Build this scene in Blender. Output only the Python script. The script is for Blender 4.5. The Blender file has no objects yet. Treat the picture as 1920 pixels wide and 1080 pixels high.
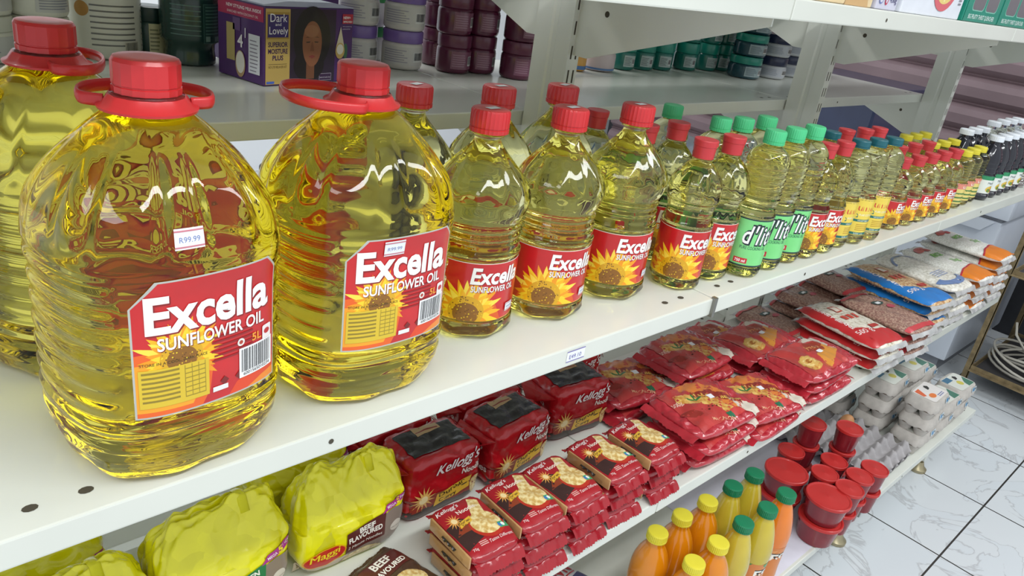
import bpy, bmesh, math, random
from mathutils import Vector, Matrix, noise
PI = math.pi
S = bpy.context.scene
COL = S.collection
R_ = random.Random(7)

# ------------------------------------------------------------------ camera, light, exposure
cd = bpy.data.cameras.new('camera'); cam = bpy.data.objects.new('camera', cd); COL.objects.link(cam)
cd.sensor_width = 36.0; cd.lens = 36.0 * 1429.0 / 1920.0; cd.clip_start = 0.02; cd.clip_end = 60
cam.matrix_world = Matrix(((0.73305622, 0.18201592, -0.65525225, 0.0),
                           (-0.66594556, 0.3871803, -0.63746834, 0.0),
                           (0.13773607, 0.90380311, 0.40505547, 1.42), (0, 0, 0, 1)))
S.camera = cam
S.view_settings.view_transform = 'Standard'; S.view_settings.look = 'None'
S.view_settings.gamma = 1.0; S.view_settings.use_curve_mapping = False
S.view_settings.exposure = 0.08
S.cycles.max_bounces = 20; S.cycles.transmission_bounces = 18; S.cycles.transparent_max_bounces = 16
S.cycles.diffuse_bounces = 4; S.cycles.glossy_bounces = 6
S.cycles.sample_clamp_indirect = 6.0; S.cycles.use_denoising = True
S.cycles.blur_glossy = 0.5
W = bpy.data.worlds.new('shop_ambience'); S.world = W; W.use_nodes = True
bgn = W.node_tree.nodes['Background']; bgn.inputs[0].default_value = (0.90, 0.96, 1.0, 1); bgn.inputs[1].default_value = 0.80
def area(name, loc, rot, sx, sy, power, color=(1, 1, 1)):
    l = bpy.data.lights.new(name, 'AREA'); l.shape = 'RECTANGLE'; l.size = sx; l.size_y = sy; l.energy = power; l.color = color
    o = bpy.data.objects.new(name, l); COL.objects.link(o); o.location = loc; o.rotation_euler = rot; return o
# fluorescent ceiling lamps of the shop: along the aisle, and beyond the shelving; plus an added left light
area('aisle_light', (0.6, -0.7, 2.9), (math.radians(-22), 0, 0), 2.4, 0.35, 62, (0.97, 1, 1))
area('aisle_light', (3.6, -0.5, 2.9), (math.radians(-18), 0, 0), 2.0, 0.35, 34, (0.95, 0.98, 1))
area('aisle_light', (-1.3, -0.2, 2.8), (math.radians(-15), math.radians(-22), 0), 0.5, 1.6, 20, (1, 1, 1))  # added light on the left, put there for more highlights on the bottles
area('ceiling_lamp_beyond', (0.9, 2.6, 2.9), (math.radians(15), 0, 0), 2.4, 0.35, 40, (1, 1, 0.98))

# ------------------------------------------------------------------ materials
def lin(h):
    h = h.lstrip('#'); c = [int(h[i:i+2], 16) / 255 for i in (0, 2, 4)]
    return tuple(((x / 12.92) if x <= 0.04045 else ((x + 0.055) / 1.055) ** 2.4) for x in c) + (1,)
MATS = {}
def mat(name, col, rough=0.5, metal=0.0, var=0.06, scale=30, bump=0.0, bscale=60, coat=0.0, trans=0.0, ior=1.45, emit=0, spec=0.5, bdist=0.002):
    if name in MATS: return MATS[name]
    m = bpy.data.materials.new(name); m.use_nodes = True; nt = m.node_tree; b = nt.nodes['Principled BSDF']
    c = lin(col); b.inputs['Roughness'].default_value = rough; b.inputs['Metallic'].default_value = metal
    b.inputs['Coat Weight'].default_value = coat; b.inputs['Coat Roughness'].default_value = 0.08
    b.inputs['Transmission Weight'].default_value = trans; b.inputs['IOR'].default_value = ior
    b.inputs['Specular IOR Level'].default_value = spec
    tc = nt.nodes.new('ShaderNodeTexCoord')
    if var > 0:
        n = nt.nodes.new('ShaderNodeTexNoise'); n.inputs['Scale'].default_value = scale; n.inputs['Detail'].default_value = 3
        nt.links.new(tc.outputs['Object'], n.inputs['Vector'])
        r = nt.nodes.new('ShaderNodeValToRGB'); r.color_ramp.elements[0].position = 0.3; r.color_ramp.elements[1].position = 0.7
        r.color_ramp.elements[0].color = tuple(x * (1 - var) for x in c[:3]) + (1,)
        r.color_ramp.elements[1].color = tuple(min(1, x * (1 + var)) for x in c[:3]) + (1,)
        nt.links.new(n.outputs['Fac'], r.inputs['Fac']); nt.links.new(r.outputs['Color'], b.inputs['Base Color'])
    else: b.inputs['Base Color'].default_value = c
    if bump > 0:
        n2 = nt.nodes.new('ShaderNodeTexNoise'); n2.inputs['Scale'].default_value = bscale; n2.inputs['Detail'].default_value = 2
        nt.links.new(tc.outputs['Object'], n2.inputs['Vector'])
        bp = nt.nodes.new('ShaderNodeBump'); bp.inputs['Strength'].default_value = bump; bp.inputs['Distance'].default_value = bdist
        nt.links.new(n2.outputs['Fac'], bp.inputs['Height']); nt.links.new(bp.outputs['Normal'], b.inputs['Normal'])
    if emit > 0:
        b.inputs['Emission Color'].default_value = c; b.inputs['Emission Strength'].default_value = emit
    MATS[name] = m; return m
def liquid(name, absorb, dens):
    """clear PET bottle full of oil: refracting body, colour comes from absorption along the path"""
    m = bpy.data.materials.new(name); m.use_nodes = True; nt = m.node_tree; b = nt.nodes['Principled BSDF']
    b.inputs['Base Color'].default_value = (0.98, 0.98, 0.96, 1); b.inputs['Transmission Weight'].default_value = 1
    b.inputs['Roughness'].default_value = 0.0; b.inputs['IOR'].default_value = 1.40
    v = nt.nodes.new('ShaderNodeVolumeAbsorption'); v.inputs['Color'].default_value = absorb + (1,); v.inputs['Density'].default_value = dens
    nt.links.new(v.outputs[0], nt.nodes['Material Output'].inputs['Volume'])
    MATS[name] = m; return m
def spots(name, base, other, scale, thr=0.5, rough=0.35, coat=0.3, third=None, vor=False):
    """see-through packet showing its contents (beans, rice): cells of two or three colours"""
    if name in MATS: return MATS[name]
    m = mat(name, base, rough, var=0, coat=coat); nt = m.node_tree; b = nt.nodes['Principled BSDF']
    tc = nt.nodes.new('ShaderNodeTexCoord')
    n = nt.nodes.new('ShaderNodeTexVoronoi' if vor else 'ShaderNodeTexNoise'); n.inputs['Scale'].default_value = scale
    nt.links.new(tc.outputs['Object'], n.inputs['Vector'])
    r = nt.nodes.new('ShaderNodeValToRGB'); e = r.color_ramp.elements
    e[0].position = max(0, thr - 0.12); e[0].color = lin(base); e[1].position = min(1, thr + 0.12); e[1].color = lin(other)
    if third: k = e.new(thr); k.color = lin(third)
    nt.links.new(n.outputs['Distance' if vor else 'Fac'], r.inputs['Fac']); nt.links.new(r.outputs['Color'], b.inputs['Base Color'])
    bp = nt.nodes.new('ShaderNodeBump'); bp.inputs['Strength'].default_value = 0.6; bp.inputs['Distance'].default_value = 0.002
    nt.links.new(n.outputs['Distance' if vor else 'Fac'], bp.inputs['Height']); nt.links.new(bp.outputs['Normal'], b.inputs['Normal'])
    return m
steel = mat('cream_enamelled_steel', '#d9dbd2', 0.32, var=0.03, scale=6, coat=0.3)
steel_edge = mat('cream_steel_hole', '#4a4438', 0.7)
OIL = liquid('sunflower_oil_in_clear_plastic', (0.988, 0.925, 0.02), 10.5)
OIL2 = liquid('light_oil_in_clear_plastic', (0.990, 0.945, 0.05), 7.0)
SOY = mat('dark_soy_liquid', '#141420', 0.12, var=0.2, coat=0.6)
CLEAR = liquid('clear_vinegar', (0.93, 0.95, 0.93), 5)
red_cap = mat('red_cap_plastic', '#cf2f33', 0.35, var=0.03, coat=0.2)
flip_red = mat('flip_cap_red_plastic', '#c93a3f', 0.4, var=0.03)
green_cap = mat('mint_green_cap_plastic', '#4fc485', 0.38, var=0.03)
teal_cap = mat('teal_cap_plastic', '#20606a', 0.35, var=0.05)
yellow_cap = mat('yellow_cap_plastic', '#dfd13a', 0.4, var=0.03)
white_cap = mat('white_cap_plastic', '#e6eaf0', 0.4, var=0.03)
dk_green_cap = mat('dark_green_cap_plastic', '#157a52', 0.35, var=0.04)
P_ = {}
def ink(h, rough=0.35, coat=0.3):
    k = 'ink_' + h.lstrip('#')
    return mat(k, h, rough, var=0.02, coat=coat)
WHITE = ink('#f2f2f0'); 

# ------------------------------------------------------------------ mesh helpers
def finish(bm, name, mats, parent=None, smooth=True, angle=None):
    me = bpy.data.meshes.new(name); bm.normal_update(); bm.to_mesh(me); bm.free()
    if not isinstance(mats, (list, tuple)): mats = [mats]
    for m in mats: me.materials.append(m)
    if smooth:
        me.shade_smooth()
        if angle: me.set_sharp_from_angle(angle=math.radians(angle))
    o = bpy.data.objects.new(name, me); COL.objects.link(o)
    if parent: o.parent = parent
    return o
def thing(name, label, cat, loc=(0, 0, 0), rz=0, group=None):
    o = bpy.data.objects.new(name, None); COL.objects.link(o); o.empty_display_size = 0.02
    o.location = loc; o.rotation_euler = (0, 0, rz); o['label'] = label; o['category'] = cat
    if group: o['group'] = group
    return o
def tag(o, label, cat, group=None, kind=None):
    o['label'] = label; o['category'] = cat
    if group: o['group'] = group
    if kind: o['kind'] = kind
    return o
def struct(o): o['kind'] = 'structure'; return o
def kids(o): return [c for c in bpy.data.objects if c.parent == o]
def dup(root, loc, rz=None, label=None, group=None, kidmap=None):
    tree = kidmap if kidmap is not None else TREE.setdefault(root.name, [(c, kids(c)) for c in kids(root)])
    r = root.copy(); COL.objects.link(r); r.location = loc
    if rz is not None: r.rotation_euler = (0, 0, rz)
    if label: r['label'] = label
    if group: r['group'] = group
    for ch, gs in tree:
        c = ch.copy(); COL.objects.link(c); c.parent = r
        for g in gs:
            d = g.copy(); COL.objects.link(d); d.parent = c
    return r
TREE = {}
def box(bm, x0, x1, y0, y1, z0, z1, mi=0, bev=0):
    vs = [bm.verts.new((x, y, z)) for z in (z0, z1) for y in (y0, y1) for x in (x0, x1)]
    fs = []
    for idx in ((0, 2, 3, 1), (4, 5, 7, 6), (0, 1, 5, 4), (2, 6, 7, 3), (0, 4, 6, 2), (1, 3, 7, 5)):
        f = bm.faces.new([vs[i] for i in idx]); f.material_index = mi; fs.append(f)
    if bev > 0:
        es = list({e for f in fs for e in f.edges})
        r = bmesh.ops.bevel(bm, geom=es, offset=bev, segments=2, affect='EDGES', profile=0.6)
        for f in r['faces']: f.material_index = mi
    return fs
def prism(bm, pts, axis, a, b, mi=0):
    """polygon given in the two other axes, extruded along axis from a to b"""
    def P(p, t): return {'x': (t, p[0], p[1]), 'y': (p[0], t, p[1]), 'z': (p[0], p[1], t)}[axis]
    A = [bm.verts.new(P(p, a)) for p in pts]; B = [bm.verts.new(P(p, b)) for p in pts]
    n = len(pts); fs = [bm.faces.new(A), bm.faces.new(B[::-1])]
    for i in range(n): fs.append(bm.faces.new((A[i], B[i], B[(i+1) % n], A[(i+1) % n])))
    for f in fs: f.material_index = mi
    bmesh.ops.recalc_face_normals(bm, faces=fs)
def lathe(bm, prof, seg=32, rf=None, cx=0, cy=0, mi=0, cap0=True, cap1=True):
    """prof: list of (r, z); rf(theta, r, z, k) may reshape the radius"""
    rings = []
    for k, (r, z) in enumerate(prof):
        ring = []
        for i in range(seg):
            t = 2 * PI * i / seg; rr = rf(t, r, z, k) if rf else r
            ring.append(bm.verts.new((cx + rr * math.cos(t), cy + rr * math.sin(t), z)))
        rings.append(ring)
    fs = []
    for a, b in zip(rings, rings[1:]):
        for i in range(seg): fs.append(bm.faces.new((a[i], a[(i+1) % seg], b[(i+1) % seg], b[i])))
    if cap0: fs.append(bm.faces.new(rings[0][::-1]))
    if cap1: fs.append(bm.faces.new(rings[-1]))
    for f in fs: f.material_index = mi
    return rings
def smooth_prof(pts, n=6):
    """Catmull-Rom through the profile points"""
    out = []
    P = [pts[0]] + list(pts) + [pts[-1]]
    for i in range(1, len(P) - 2):
        p0, p1, p2, p3 = P[i-1], P[i], P[i+1], P[i+2]
        for j in range(n):
            t = j / n
            out.append(tuple(0.5 * (2*p1[k] + (p2[k]-p0[k])*t + (2*p0[k]-5*p1[k]+4*p2[k]-p3[k])*t*t + (3*p1[k]-p0[k]-3*p2[k]+p3[k])*t**3) for k in (0, 1)))
    out.append(pts[-1]); return out
def tube(bm, pts, r, seg=8, mi=0, flat=None, closed=False):
    """sweep; flat=(w,h) gives a ribbon section (w sideways, h along the up direction)"""
    pts = [Vector(p) for p in pts]; n = len(pts); rings = []
    up = Vector((0, 0, 1))
    for i, p in enumerate(pts):
        d = (pts[(i+1) % n] - pts[i-1]) if closed else (pts[min(i+1, n-1)] - pts[max(i-1, 0)])
        d.normalize(); s = d.cross(up)
        if s.length < 1e-4: s = Vector((1, 0, 0))
        s.normalize(); u = s.cross(d).normalized()
        ring = []
        for k in range(seg):
            a = 2 * PI * (k + 0.5) / seg
            if flat:
                ca, sa = math.cos(a), math.sin(a); q = (abs(ca)**6 + abs(sa)**6) ** (-1/6)
                ring.append(bm.verts.new(p + s * (ca*q*flat[0]/2) + u * (sa*q*flat[1]/2)))
            else: ring.append(bm.verts.new(p + s * (math.cos(a)*r) + u * (math.sin(a)*r)))
        rings.append(ring)
    pairs = list(zip(rings, rings[1:])) + ([(rings[-1], rings[0])] if closed else [])
    for a, b in pairs:
        for k in range(seg):
            f = bm.faces.new((a[k], a[(k+1) % seg], b[(k+1) % seg], b[k])); f.material_index = mi
    if not closed:
        bm.faces.new(rings[0]).material_index = mi; bm.faces.new(rings[-1][::-1]).material_index = mi

# ---- printed surfaces: flat artwork wrapped on a surface, each layer a hair above the one below
TXT = {}
def text_polys(s, bold=0.0, shear=0.0, space=1.0):
    key = (s, bold, shear, space)
    if key in TXT: return TXT[key]
    cu = bpy.data.curves.new('t', 'FONT'); cu.body = s; cu.size = 1; cu.offset = bold; cu.shear = shear; cu.resolution_u = 3
    cu.space_character = space; cu.fill_mode = 'FRONT' if hasattr(cu, 'fill_mode') else cu.fill_mode
    ob = bpy.data.objects.new('t', cu); COL.objects.link(ob)
    dg = bpy.context.evaluated_depsgraph_get(); me = bpy.data.meshes.new_from_object(ob.evaluated_get(dg))
    vs = [(v.co.x, v.co.y) for v in me.vertices]; fs = [tuple(p.vertices) for p in me.polygons]
    xs = [v[0] for v in vs] or [0]; ys = [v[1] for v in vs] or [0]
    bpy.data.objects.remove(ob); bpy.data.curves.remove(cu); bpy.data.meshes.remove(me)
    TXT[key] = (vs, fs, min(xs), max(xs), min(ys), max(ys)); return TXT[key]
class Art:
    def __init__(s): s.bm = bmesh.new(); s.mats = []; s.lay = s.bm.verts.layers.float.new('layer')
    def mi(s, m):
        if isinstance(m, str): m = ink(m)
        if m not in s.mats: s.mats.append(m)
        return s.mats.index(m)
    def poly(s, pts, m, layer=0):
        vs = [s.bm.verts.new((p[0], p[1], 0)) for p in pts]
        for v in vs: v[s.lay] = layer
        f = s.bm.faces.new(vs); f.material_index = s.mi(m); f.normal_update()
        if f.normal.z < 0: f.normal_flip()
    def rect(s, x0, y0, x1, y1, m, layer=0, r=0, n=4):
        if r <= 0: return s.poly([(x0, y0), (x1, y0), (x1, y1), (x0, y1)], m, layer)
        pts = []
        for cx, cy, a0 in ((x1-r, y0+r, -PI/2), (x1-r, y1-r, 0), (x0+r, y1-r, PI/2), (x0+r, y0+r, PI)):
            for k in range(n+1): a = a0 + PI/2*k/n; pts.append((cx + r*math.cos(a), cy + r*math.sin(a)))
        s.poly(pts, m, layer)
    def ell(s, cx, cy, rx, ry, m, layer=0, n=24, rot=0):
        c, q = math.cos(rot), math.sin(rot)
        s.poly([(cx + rx*math.cos(a)*c - ry*math.sin(a)*q, cy + rx*math.cos(a)*q + ry*math.sin(a)*c) for a in (2*PI*i/n for i in range(n))], m, layer)
    def text(s, t, x, y, w=None, h=None, m='#ffffff', layer=1, bold=0.0, shear=0.0, rot=0, align='l', space=1.0):
        """w: the drawn width of the whole line, h: capital height"""
        if bold > 0 and 'g' in t:      # widen by repeating the strokes a little to each side
            sz = (h / 0.70) if h else w / max(.1, text_polys(t, 0, shear, space)[3])
            for i, dx in enumerate((-.6, .6, 0)): s.text(t, x + dx*bold*sz, y, w, h, m, layer + .03*i, 0, shear, rot, align, space)
            return
        vs, fs, x0, x1, y0, y1 = text_polys(t, bold, shear, space)
        if not fs: return
        sx = (w / (x1 - x0)) if w else None; sy = (h / 0.70) if h else None
        if sx is None: sx = sy
        if sy is None: sy = sx
        ox = -x0 if align == 'l' else (-(x0+x1)/2 if align == 'c' else -x1)
        c, q = math.cos(rot), math.sin(rot); nv = []
        for vx, vy in vs:
            a, b = (vx + ox) * sx, vy * sy
            v = s.bm.verts.new((x + a*c - b*q, y + a*q + b*c, 0)); v[s.lay] = layer; nv.append(v)
        k = s.mi(m)
        for f in fs:
            try: g = s.bm.faces.new([nv[i] for i in f])
            except ValueError: continue
            g.material_index = k; g.normal_update()
            if g.normal.z < 0: g.normal_flip()
    def lines(s, x0, y0, x1, y1, n, m, layer=1, fill=0.5):
        h = (y1 - y0) / n
        for i in range(n):
            e = x1 - (x1-x0) * R_.random() * 0.25
            s.rect(x0, y0 + i*h, e, y0 + i*h + h*fill, m, layer)
    def bars(s, x0, y0, x1, y1, m='#26262a', bg='#f4f4f4', layer=1):
        s.rect(x0, y0, x1, y1, bg, layer); x = x0 + (x1-x0)*0.06; w = x1 - x0; r = random.Random(3)
        while x < x1 - w*0.08:
            b = w * r.choice((0.012, 0.02, 0.03)); s.rect(x, y0 + (y1-y0)*0.18, x+b, y1 - (y1-y0)*0.06, m, layer+1); x += b + w * r.choice((0.015, 0.03))
    def build(s, name, fmap, step=0.006, clip=None, base=0.0004, dz=0.00018, parent=None, stepy=None):
        bm = s.bm
        if clip:
            for co, no in (((clip[0], 0, 0), (-1, 0, 0)), ((clip[2], 0, 0), (1, 0, 0)), ((0, clip[1], 0), (0, -1, 0)), ((0, clip[3], 0), (0, 1, 0))):
                bmesh.ops.bisect_plane(bm, geom=bm.verts[:] + bm.edges[:] + bm.faces[:], plane_co=co, plane_no=no, clear_outer=True)
        xs = [v.co.x for v in bm.verts]; ys = [v.co.y for v in bm.verts]
        for st, ax, lo, hi in ((step, 0, min(xs), max(xs)), (stepy or step, 1, min(ys), max(ys))):
            k = math.floor(lo / st) + 1
            while k * st < hi:
                co = [0, 0, 0]; no = [0, 0, 0]; co[ax] = k * st; no[ax] = 1
                bmesh.ops.bisect_plane(bm, geom=bm.verts[:] + bm.edges[:] + bm.faces[:], plane_co=co, plane_no=no)
                k += 1
        for v in bm.verts:
            P, N = fmap(v.co.x, v.co.y); v.co = Vector(P) + Vector(N) * (base + dz * v[s.lay])
        return finish(bm, name, s.mats or [WHITE], parent, smooth=True, angle=50)
def flatmap(origin, ux, uy):
    o, a, b = Vector(origin), Vector(ux).normalized(), Vector(uy).normalized(); n = a.cross(b)
    return lambda x, y: (o + a*x + b*y, n)
def cylmap(rfun, th0=-PI/2):
    """x is arc length along the surface from the direction th0, y is height"""
    def f(x, y):
        r = rfun(y); t = th0 + x / r
        return (r*math.cos(t), r*math.sin(t), y), (math.cos(t), math.sin(t), 0)
    return f
def numeric(fp, e=0.0006):
    """point function -> (point, normal)"""
    def f(x, y):
        P = fp(x, y); a = fp(x+e, y) - P; b = fp(x, y+e) - P; n = a.cross(b)
        return P, (n.normalized() if n.length > 0 else Vector((0, 0, 1)))
    return f

def sunflower(A, cx, cy, R, layer=1, half=False):
    pal = ['#f3b415', '#f7cf2a', '#ee9a12', '#fadb4a']
    rr = random.Random(5)
    for ring, (L, n, w) in enumerate(((2.05, 20, 0.19), (1.75, 18, 0.2), (1.45, 16, 0.2))):
        for i in range(n):
            a = 2*PI*(i + ring*0.37)/n + rr.uniform(-.06, .06); l = R*L*rr.uniform(.9, 1.08)
            P = lambda d, o: (cx + d*math.cos(a) - o*math.sin(a), cy + (d*math.sin(a) + o*math.cos(a)))
            A.poly([P(R*.5, -R*w*.8), P(l*.6, -R*w), P(l*.85, -R*w*.5), P(l, 0), P(l*.85, R*w*.5), P(l*.6, R*w), P(R*.5, R*w*.8)], pal[(i*3+ring*2) % 4], layer + ring*0.5 + (i % 3)*0.1)
    A.ell(cx, cy, R, R*.95, '#d9a514', layer+2); A.ell(cx, cy - R*.12, R*.72, R*.66, '#8a5a14', layer+2.3)
    for i in range(70):
        q = R*.93*math.sqrt(rr.random()); a = rr.random()*2*PI; s = R*.045
        A.poly([(cx+q*math.cos(a)-s, cy+q*math.sin(a)), (cx+q*math.cos(a), cy+q*math.sin(a)-s), (cx+q*math.cos(a)+s, cy+q*math.sin(a)), (cx+q*math.cos(a), cy+q*math.sin(a)+s)],
               rr.choice(['#f0d02a', '#e8bd1e', '#6a4210', '#b07a16']), layer+2.6)

# ------------------------------------------------------------------ room
def plane_obj(name, pts, m, uv=False):
    bm = bmesh.new(); bm.faces.new([bm.verts.new(p) for p in pts]); return finish(bm, name, m, smooth=False)
# marble-look floor tiles
fm = mat('marble_floor_tiles', '#c9ced1', 0.22, var=0, coat=0.2); nt = fm.node_tree; b = nt.nodes['Principled BSDF']
tc = nt.nodes.new('ShaderNodeTexCoord'); mp = nt.nodes.new('ShaderNodeMapping'); mp.inputs['Location'].default_value = (-2.206, -0.281, 0)
nt.links.new(tc.outputs['Object'], mp.inputs['Vector'])
br = nt.nodes.new('ShaderNodeTexBrick'); br.offset = 0; br.inputs['Scale'].default_value = 1; br.inputs['Brick Width'].default_value = 0.39; br.inputs['Row Height'].default_value = 0.39
br.inputs['Mortar Size'].default_value = 0.0028; br.inputs['Mortar Smooth'].default_value = 0.1; br.inputs['Mortar'].default_value = lin('#3a3835')
nt.links.new(mp.outputs[0], br.inputs['Vector'])
nz = nt.nodes.new('ShaderNodeTexNoise'); nz.inputs['Scale'].default_value = 3.2; nz.inputs['Detail'].default_value = 8; nz.inputs['Distortion'].default_value = 2.2
nt.links.new(tc.outputs['Object'], nz.inputs['Vector'])
vr = nt.nodes.new('ShaderNodeValToRGB'); e = vr.color_ramp.elements; e[0].position = 0.485; e[0].color = lin('#cdd2d6'); e[1].position = 0.515; e[1].color = lin('#cfd3d6')
k = e.new(0.5); k.color = lin('#b4b6b9')
nt.links.new(nz.outputs['Fac'], vr.inputs['Fac'])
for i in ('Color1', 'Color2'): nt.links.new(vr.outputs['Color'], br.inputs[i])
nt.links.new(br.outputs['Color'], b.inputs['Base Color'])
struct(plane_obj('floor', [(-2, -2.5, 0), (5.2, -2.5, 0), (5.2, 4.2, 0), (-2, 4.2, 0)], fm))
wm = mat('painted_wall_white', '#e9ecef', 0.8, var=0.02, scale=3)
bm = bmesh.new(); box(bm, -2, 5.3, 4.2, 4.3, 0, 2.9); struct(finish(bm, 'wall_back', wm, smooth=False))
# wall at the end with the closed roller shutter
sm = mat('maroon_shutter_paint', '#8f7a7e', 0.6, var=0.12, scale=4, bump=0.1)
dw = mat('dark_wall_paint', '#46464b', 0.7, var=0.08, scale=5)
bm = bmesh.new(); box(bm, 5.2, 5.3, -2.5, 4.2, 0, 2.9); struct(finish(bm, 'wall_end', dw, smooth=False))
bm = bmesh.new()
z = 0.0; pts = []
while z < 2.6:
    pts += [(5.14, z), (5.095, z+0.035), (5.085, z+0.09), (5.10, z+0.125), (5.13, z+0.145), (5.115, z+0.155)]; z += 0.16
for (xa, za), (xb, zb) in zip(pts, pts[1:]):
    vs = [bm.verts.new(p) for p in ((xa, -1.2, za), (xa, 4.1, za), (xb, 4.1, zb), (xb, -1.2, zb))]; bm.faces.new(vs)
bmesh.ops.remove_doubles(bm, verts=bm.verts, dist=1e-5); bmesh.ops.recalc_face_normals(bm, faces=bm.faces)
sh = finish(bm, 'door_1', sm, smooth=False); struct(sh)

# ------------------------------------------------------------------ shelving unit
SX = [-0.934, 0.033, 1.0, 1.967, 2.925]
unit = thing('shelving_unit', 'cream steel double-sided shop shelving unit with slotted uprights, loaded with groceries', 'shelving')
def shelf(x0, x1, y0, y1, ztop, front, name='shelf_board', lip=0.028):
    """folded steel board; front = -1 when the lip faces the aisle, +1 when it faces away"""
    bm = bmesh.new(); g = 0.0012
    box(bm, x0+g, x1-g, y0, y1, ztop-lip, ztop, 0, 0.0022)
    yf = y0 if front < 0 else y1
    for xx in (x0+0.05, x0+0.09, x1-0.05, x1-0.09):     # punched holes near the lip
        for yy in (yf - front*0.028,):
            vs = [bm.verts.new((xx + 0.006*math.cos(a), yy + 0.0045*math.sin(a), ztop+0.0003)) for a in (2*PI*i/10 for i in range(10))]
            bm.faces.new(vs).material_index = 1
    vs = [bm.verts.new((x0+0.3 + 0.003*math.cos(a), yf + front*0.0004, ztop-0.014 + 0.003*math.sin(a))) for a in (2*PI*i/8 for i in range(8))]
    bm.faces.new(vs).material_index = 1
    bmesh.ops.recalc_face_normals(bm, faces=bm.faces)
    return finish(bm, name, [steel, steel_edge], unit, smooth=False)
def bracket(x, s, ztop, yu, depth, drop=0.115, tip=0.012):
    """tapered sheet bracket; s=-1 towards the aisle, +1 away"""
    bm = bmesh.new()
    prism(bm, [(yu, ztop), (yu + s*depth, ztop), (yu + s*depth, ztop-tip), (yu + s*0.03, ztop-drop), (yu, ztop-drop)], 'x', x-0.0015, x+0.0015)
    for dx in (-0.0018, 0.0018):
        vs = [bm.verts.new((x+dx, yu + s*0.06 + 0.005*math.cos(a), ztop-0.04+0.005*math.sin(a))) for a in (2*PI*i/10 for i in range(10))]
        f = bm.faces.new(vs); f.material_index = 1
    return finish(bm, 'bracket', [steel, steel_edge], unit, smooth=False)
for x in SX:
    bm = bmesh.new()
    # C-section: narrow slotted faces front and back, deep web with a groove
    prism(bm, [(x-0.014, 0.912), (x+0.014, 0.912), (x+0.014, 0.945), (x+0.011, 0.949), (x+0.011, 0.958), (x+0.014, 0.962), (x+0.014, 0.998),
               (x-0.014, 0.998), (x-0.014, 0.962), (x-0.011, 0.958), (x-0.011, 0.949), (x-0.014, 0.945)], 'z', 0.05, 2.1)
    z = 0.3
    while z < 2.05:
        for dx in (-0.006, 0.006):
            for yy in (0.9117, 0.9983):
                f = bm.faces.new([bm.verts.new(p) for p in ((x+dx-.0018, yy, z), (x+dx+.0018, yy, z), (x+dx+.0018, yy, z+.022), (x+dx-.0018, yy, z+.022))]); f.material_index = 1
        z += 0.04
    finish(bm, 'upright', [steel, steel_edge], unit, smooth=False)
    for zt, lo in ((1.382, 0.35), (0.944, 0.33), (0.549, 0.33)):
        if 0.5 < x < 2.95 or zt > 1: bracket(x, -1, zt, 0.912, lo)
    for zt in (1.40, 1.124, 0.84, 0.52): bracket(x-0.004, 1, zt, 0.998, 0.30)
for x0, x1 in zip(SX, SX[1:]):
    shelf(x0, x1, 0.5375, 0.905, 0.97, -1)
    shelf(x0, x1, 0.5375, 0.905, 0.575, -1)
    shelf(x0, x1, 0.5375, 0.905, 1.41, -1)
    shelf(x0, x1, 1.002, 1.50, 1.152, -1)
    shelf(x0, x1, 1.002, 1.50, 1.43, 1)
    shelf(x0, x1, 1.002, 1.50, 0.87, -1)
    shelf(x0, x1, 1.002, 1.50, 0.50, -1)
    shelf(x0, x1, 0.4625, 1.45, 0.15, -1, 'base_shelf', 0.024)
bm = bmesh.new()
f = finish(bm, 'x', steel); bpy.data.objects.remove(f)
foot_m = mat('worn_brass_foot', '#a3997c', 0.4, metal=0.6)
for x in (0.1, 1.0, 1.99, 2.60):
    bm = bmesh.new()
    prism(bm, [(x-0.03, 0.126), (x+0.03, 0.126), (x+0.012, 0.045), (x-0.012, 0.045)], 'y', 0.485, 0.51)
    lathe(bm, [(0.006, 0.03), (0.006, 0.05)], 10, cx=x, cy=0.498, mi=1)
    lathe(bm, [(0.028, 0.001), (0.028, 0.010), (0.018, 0.018), (0.012, 0.035)], 20, cx=x, cy=0.498, mi=1)
    finish(bm, 'levelling_foot', [steel, foot_m], unit, smooth=True, angle=40)
# price ticket on the lip of the oil shelf
A = Art(); A.rect(-0.017, -0.008, 0.017, 0.008, '#eceef2'); A.rect(-0.017, 0.0065, 0.017, 0.008, '#7c6fae', 1); A.text('E49.10', -0.012, -0.004, h=0.006, m='#5a52a0', layer=1); A.rect(-0.017, -0.008, 0.017, -0.0067, '#7c6fae', 1)
o = A.build('price_ticket', flatmap((0.687, 0.5375, 0.957), (1, 0, 0), (0, 0, 1)), step=0.02, parent=unit)
# joining clip in the gap of the oil shelf lip
bm = bmesh.new(); box(bm, 0.9965, 1.0035, 0.532, 0.5405, 0.940, 0.973, 0, 0.0008); finish(bm, 'joining_clip', mat('grey_metal_clip', '#8b8a84', 0.35, metal=0.8), unit, smooth=False)
bm = bmesh.new(); box(bm, 1.962, 1.970, 0.458, 0.466, 0.128, 0.152, 0, 0.0008); finish(bm, 'joining_clip', MATS['grey_metal_clip'], unit, smooth=False)
# pale paper lining on the bottom shelf, and the stain
A = Art(); A.poly([(1.52, 0.47), (2.13, 0.47), (2.13, 0.80), (1.50, 0.80)], mat('pale_lining_paper', '#d9d8e4', 0.6, var=0.03))
tag(A.build('lining_paper', flatmap((0, 0, 0.1504), (1, 0, 0), (0, 1, 0)), step=0.2), 'pale lilac paper lining under the red-lidded tubs', 'paper')

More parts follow.
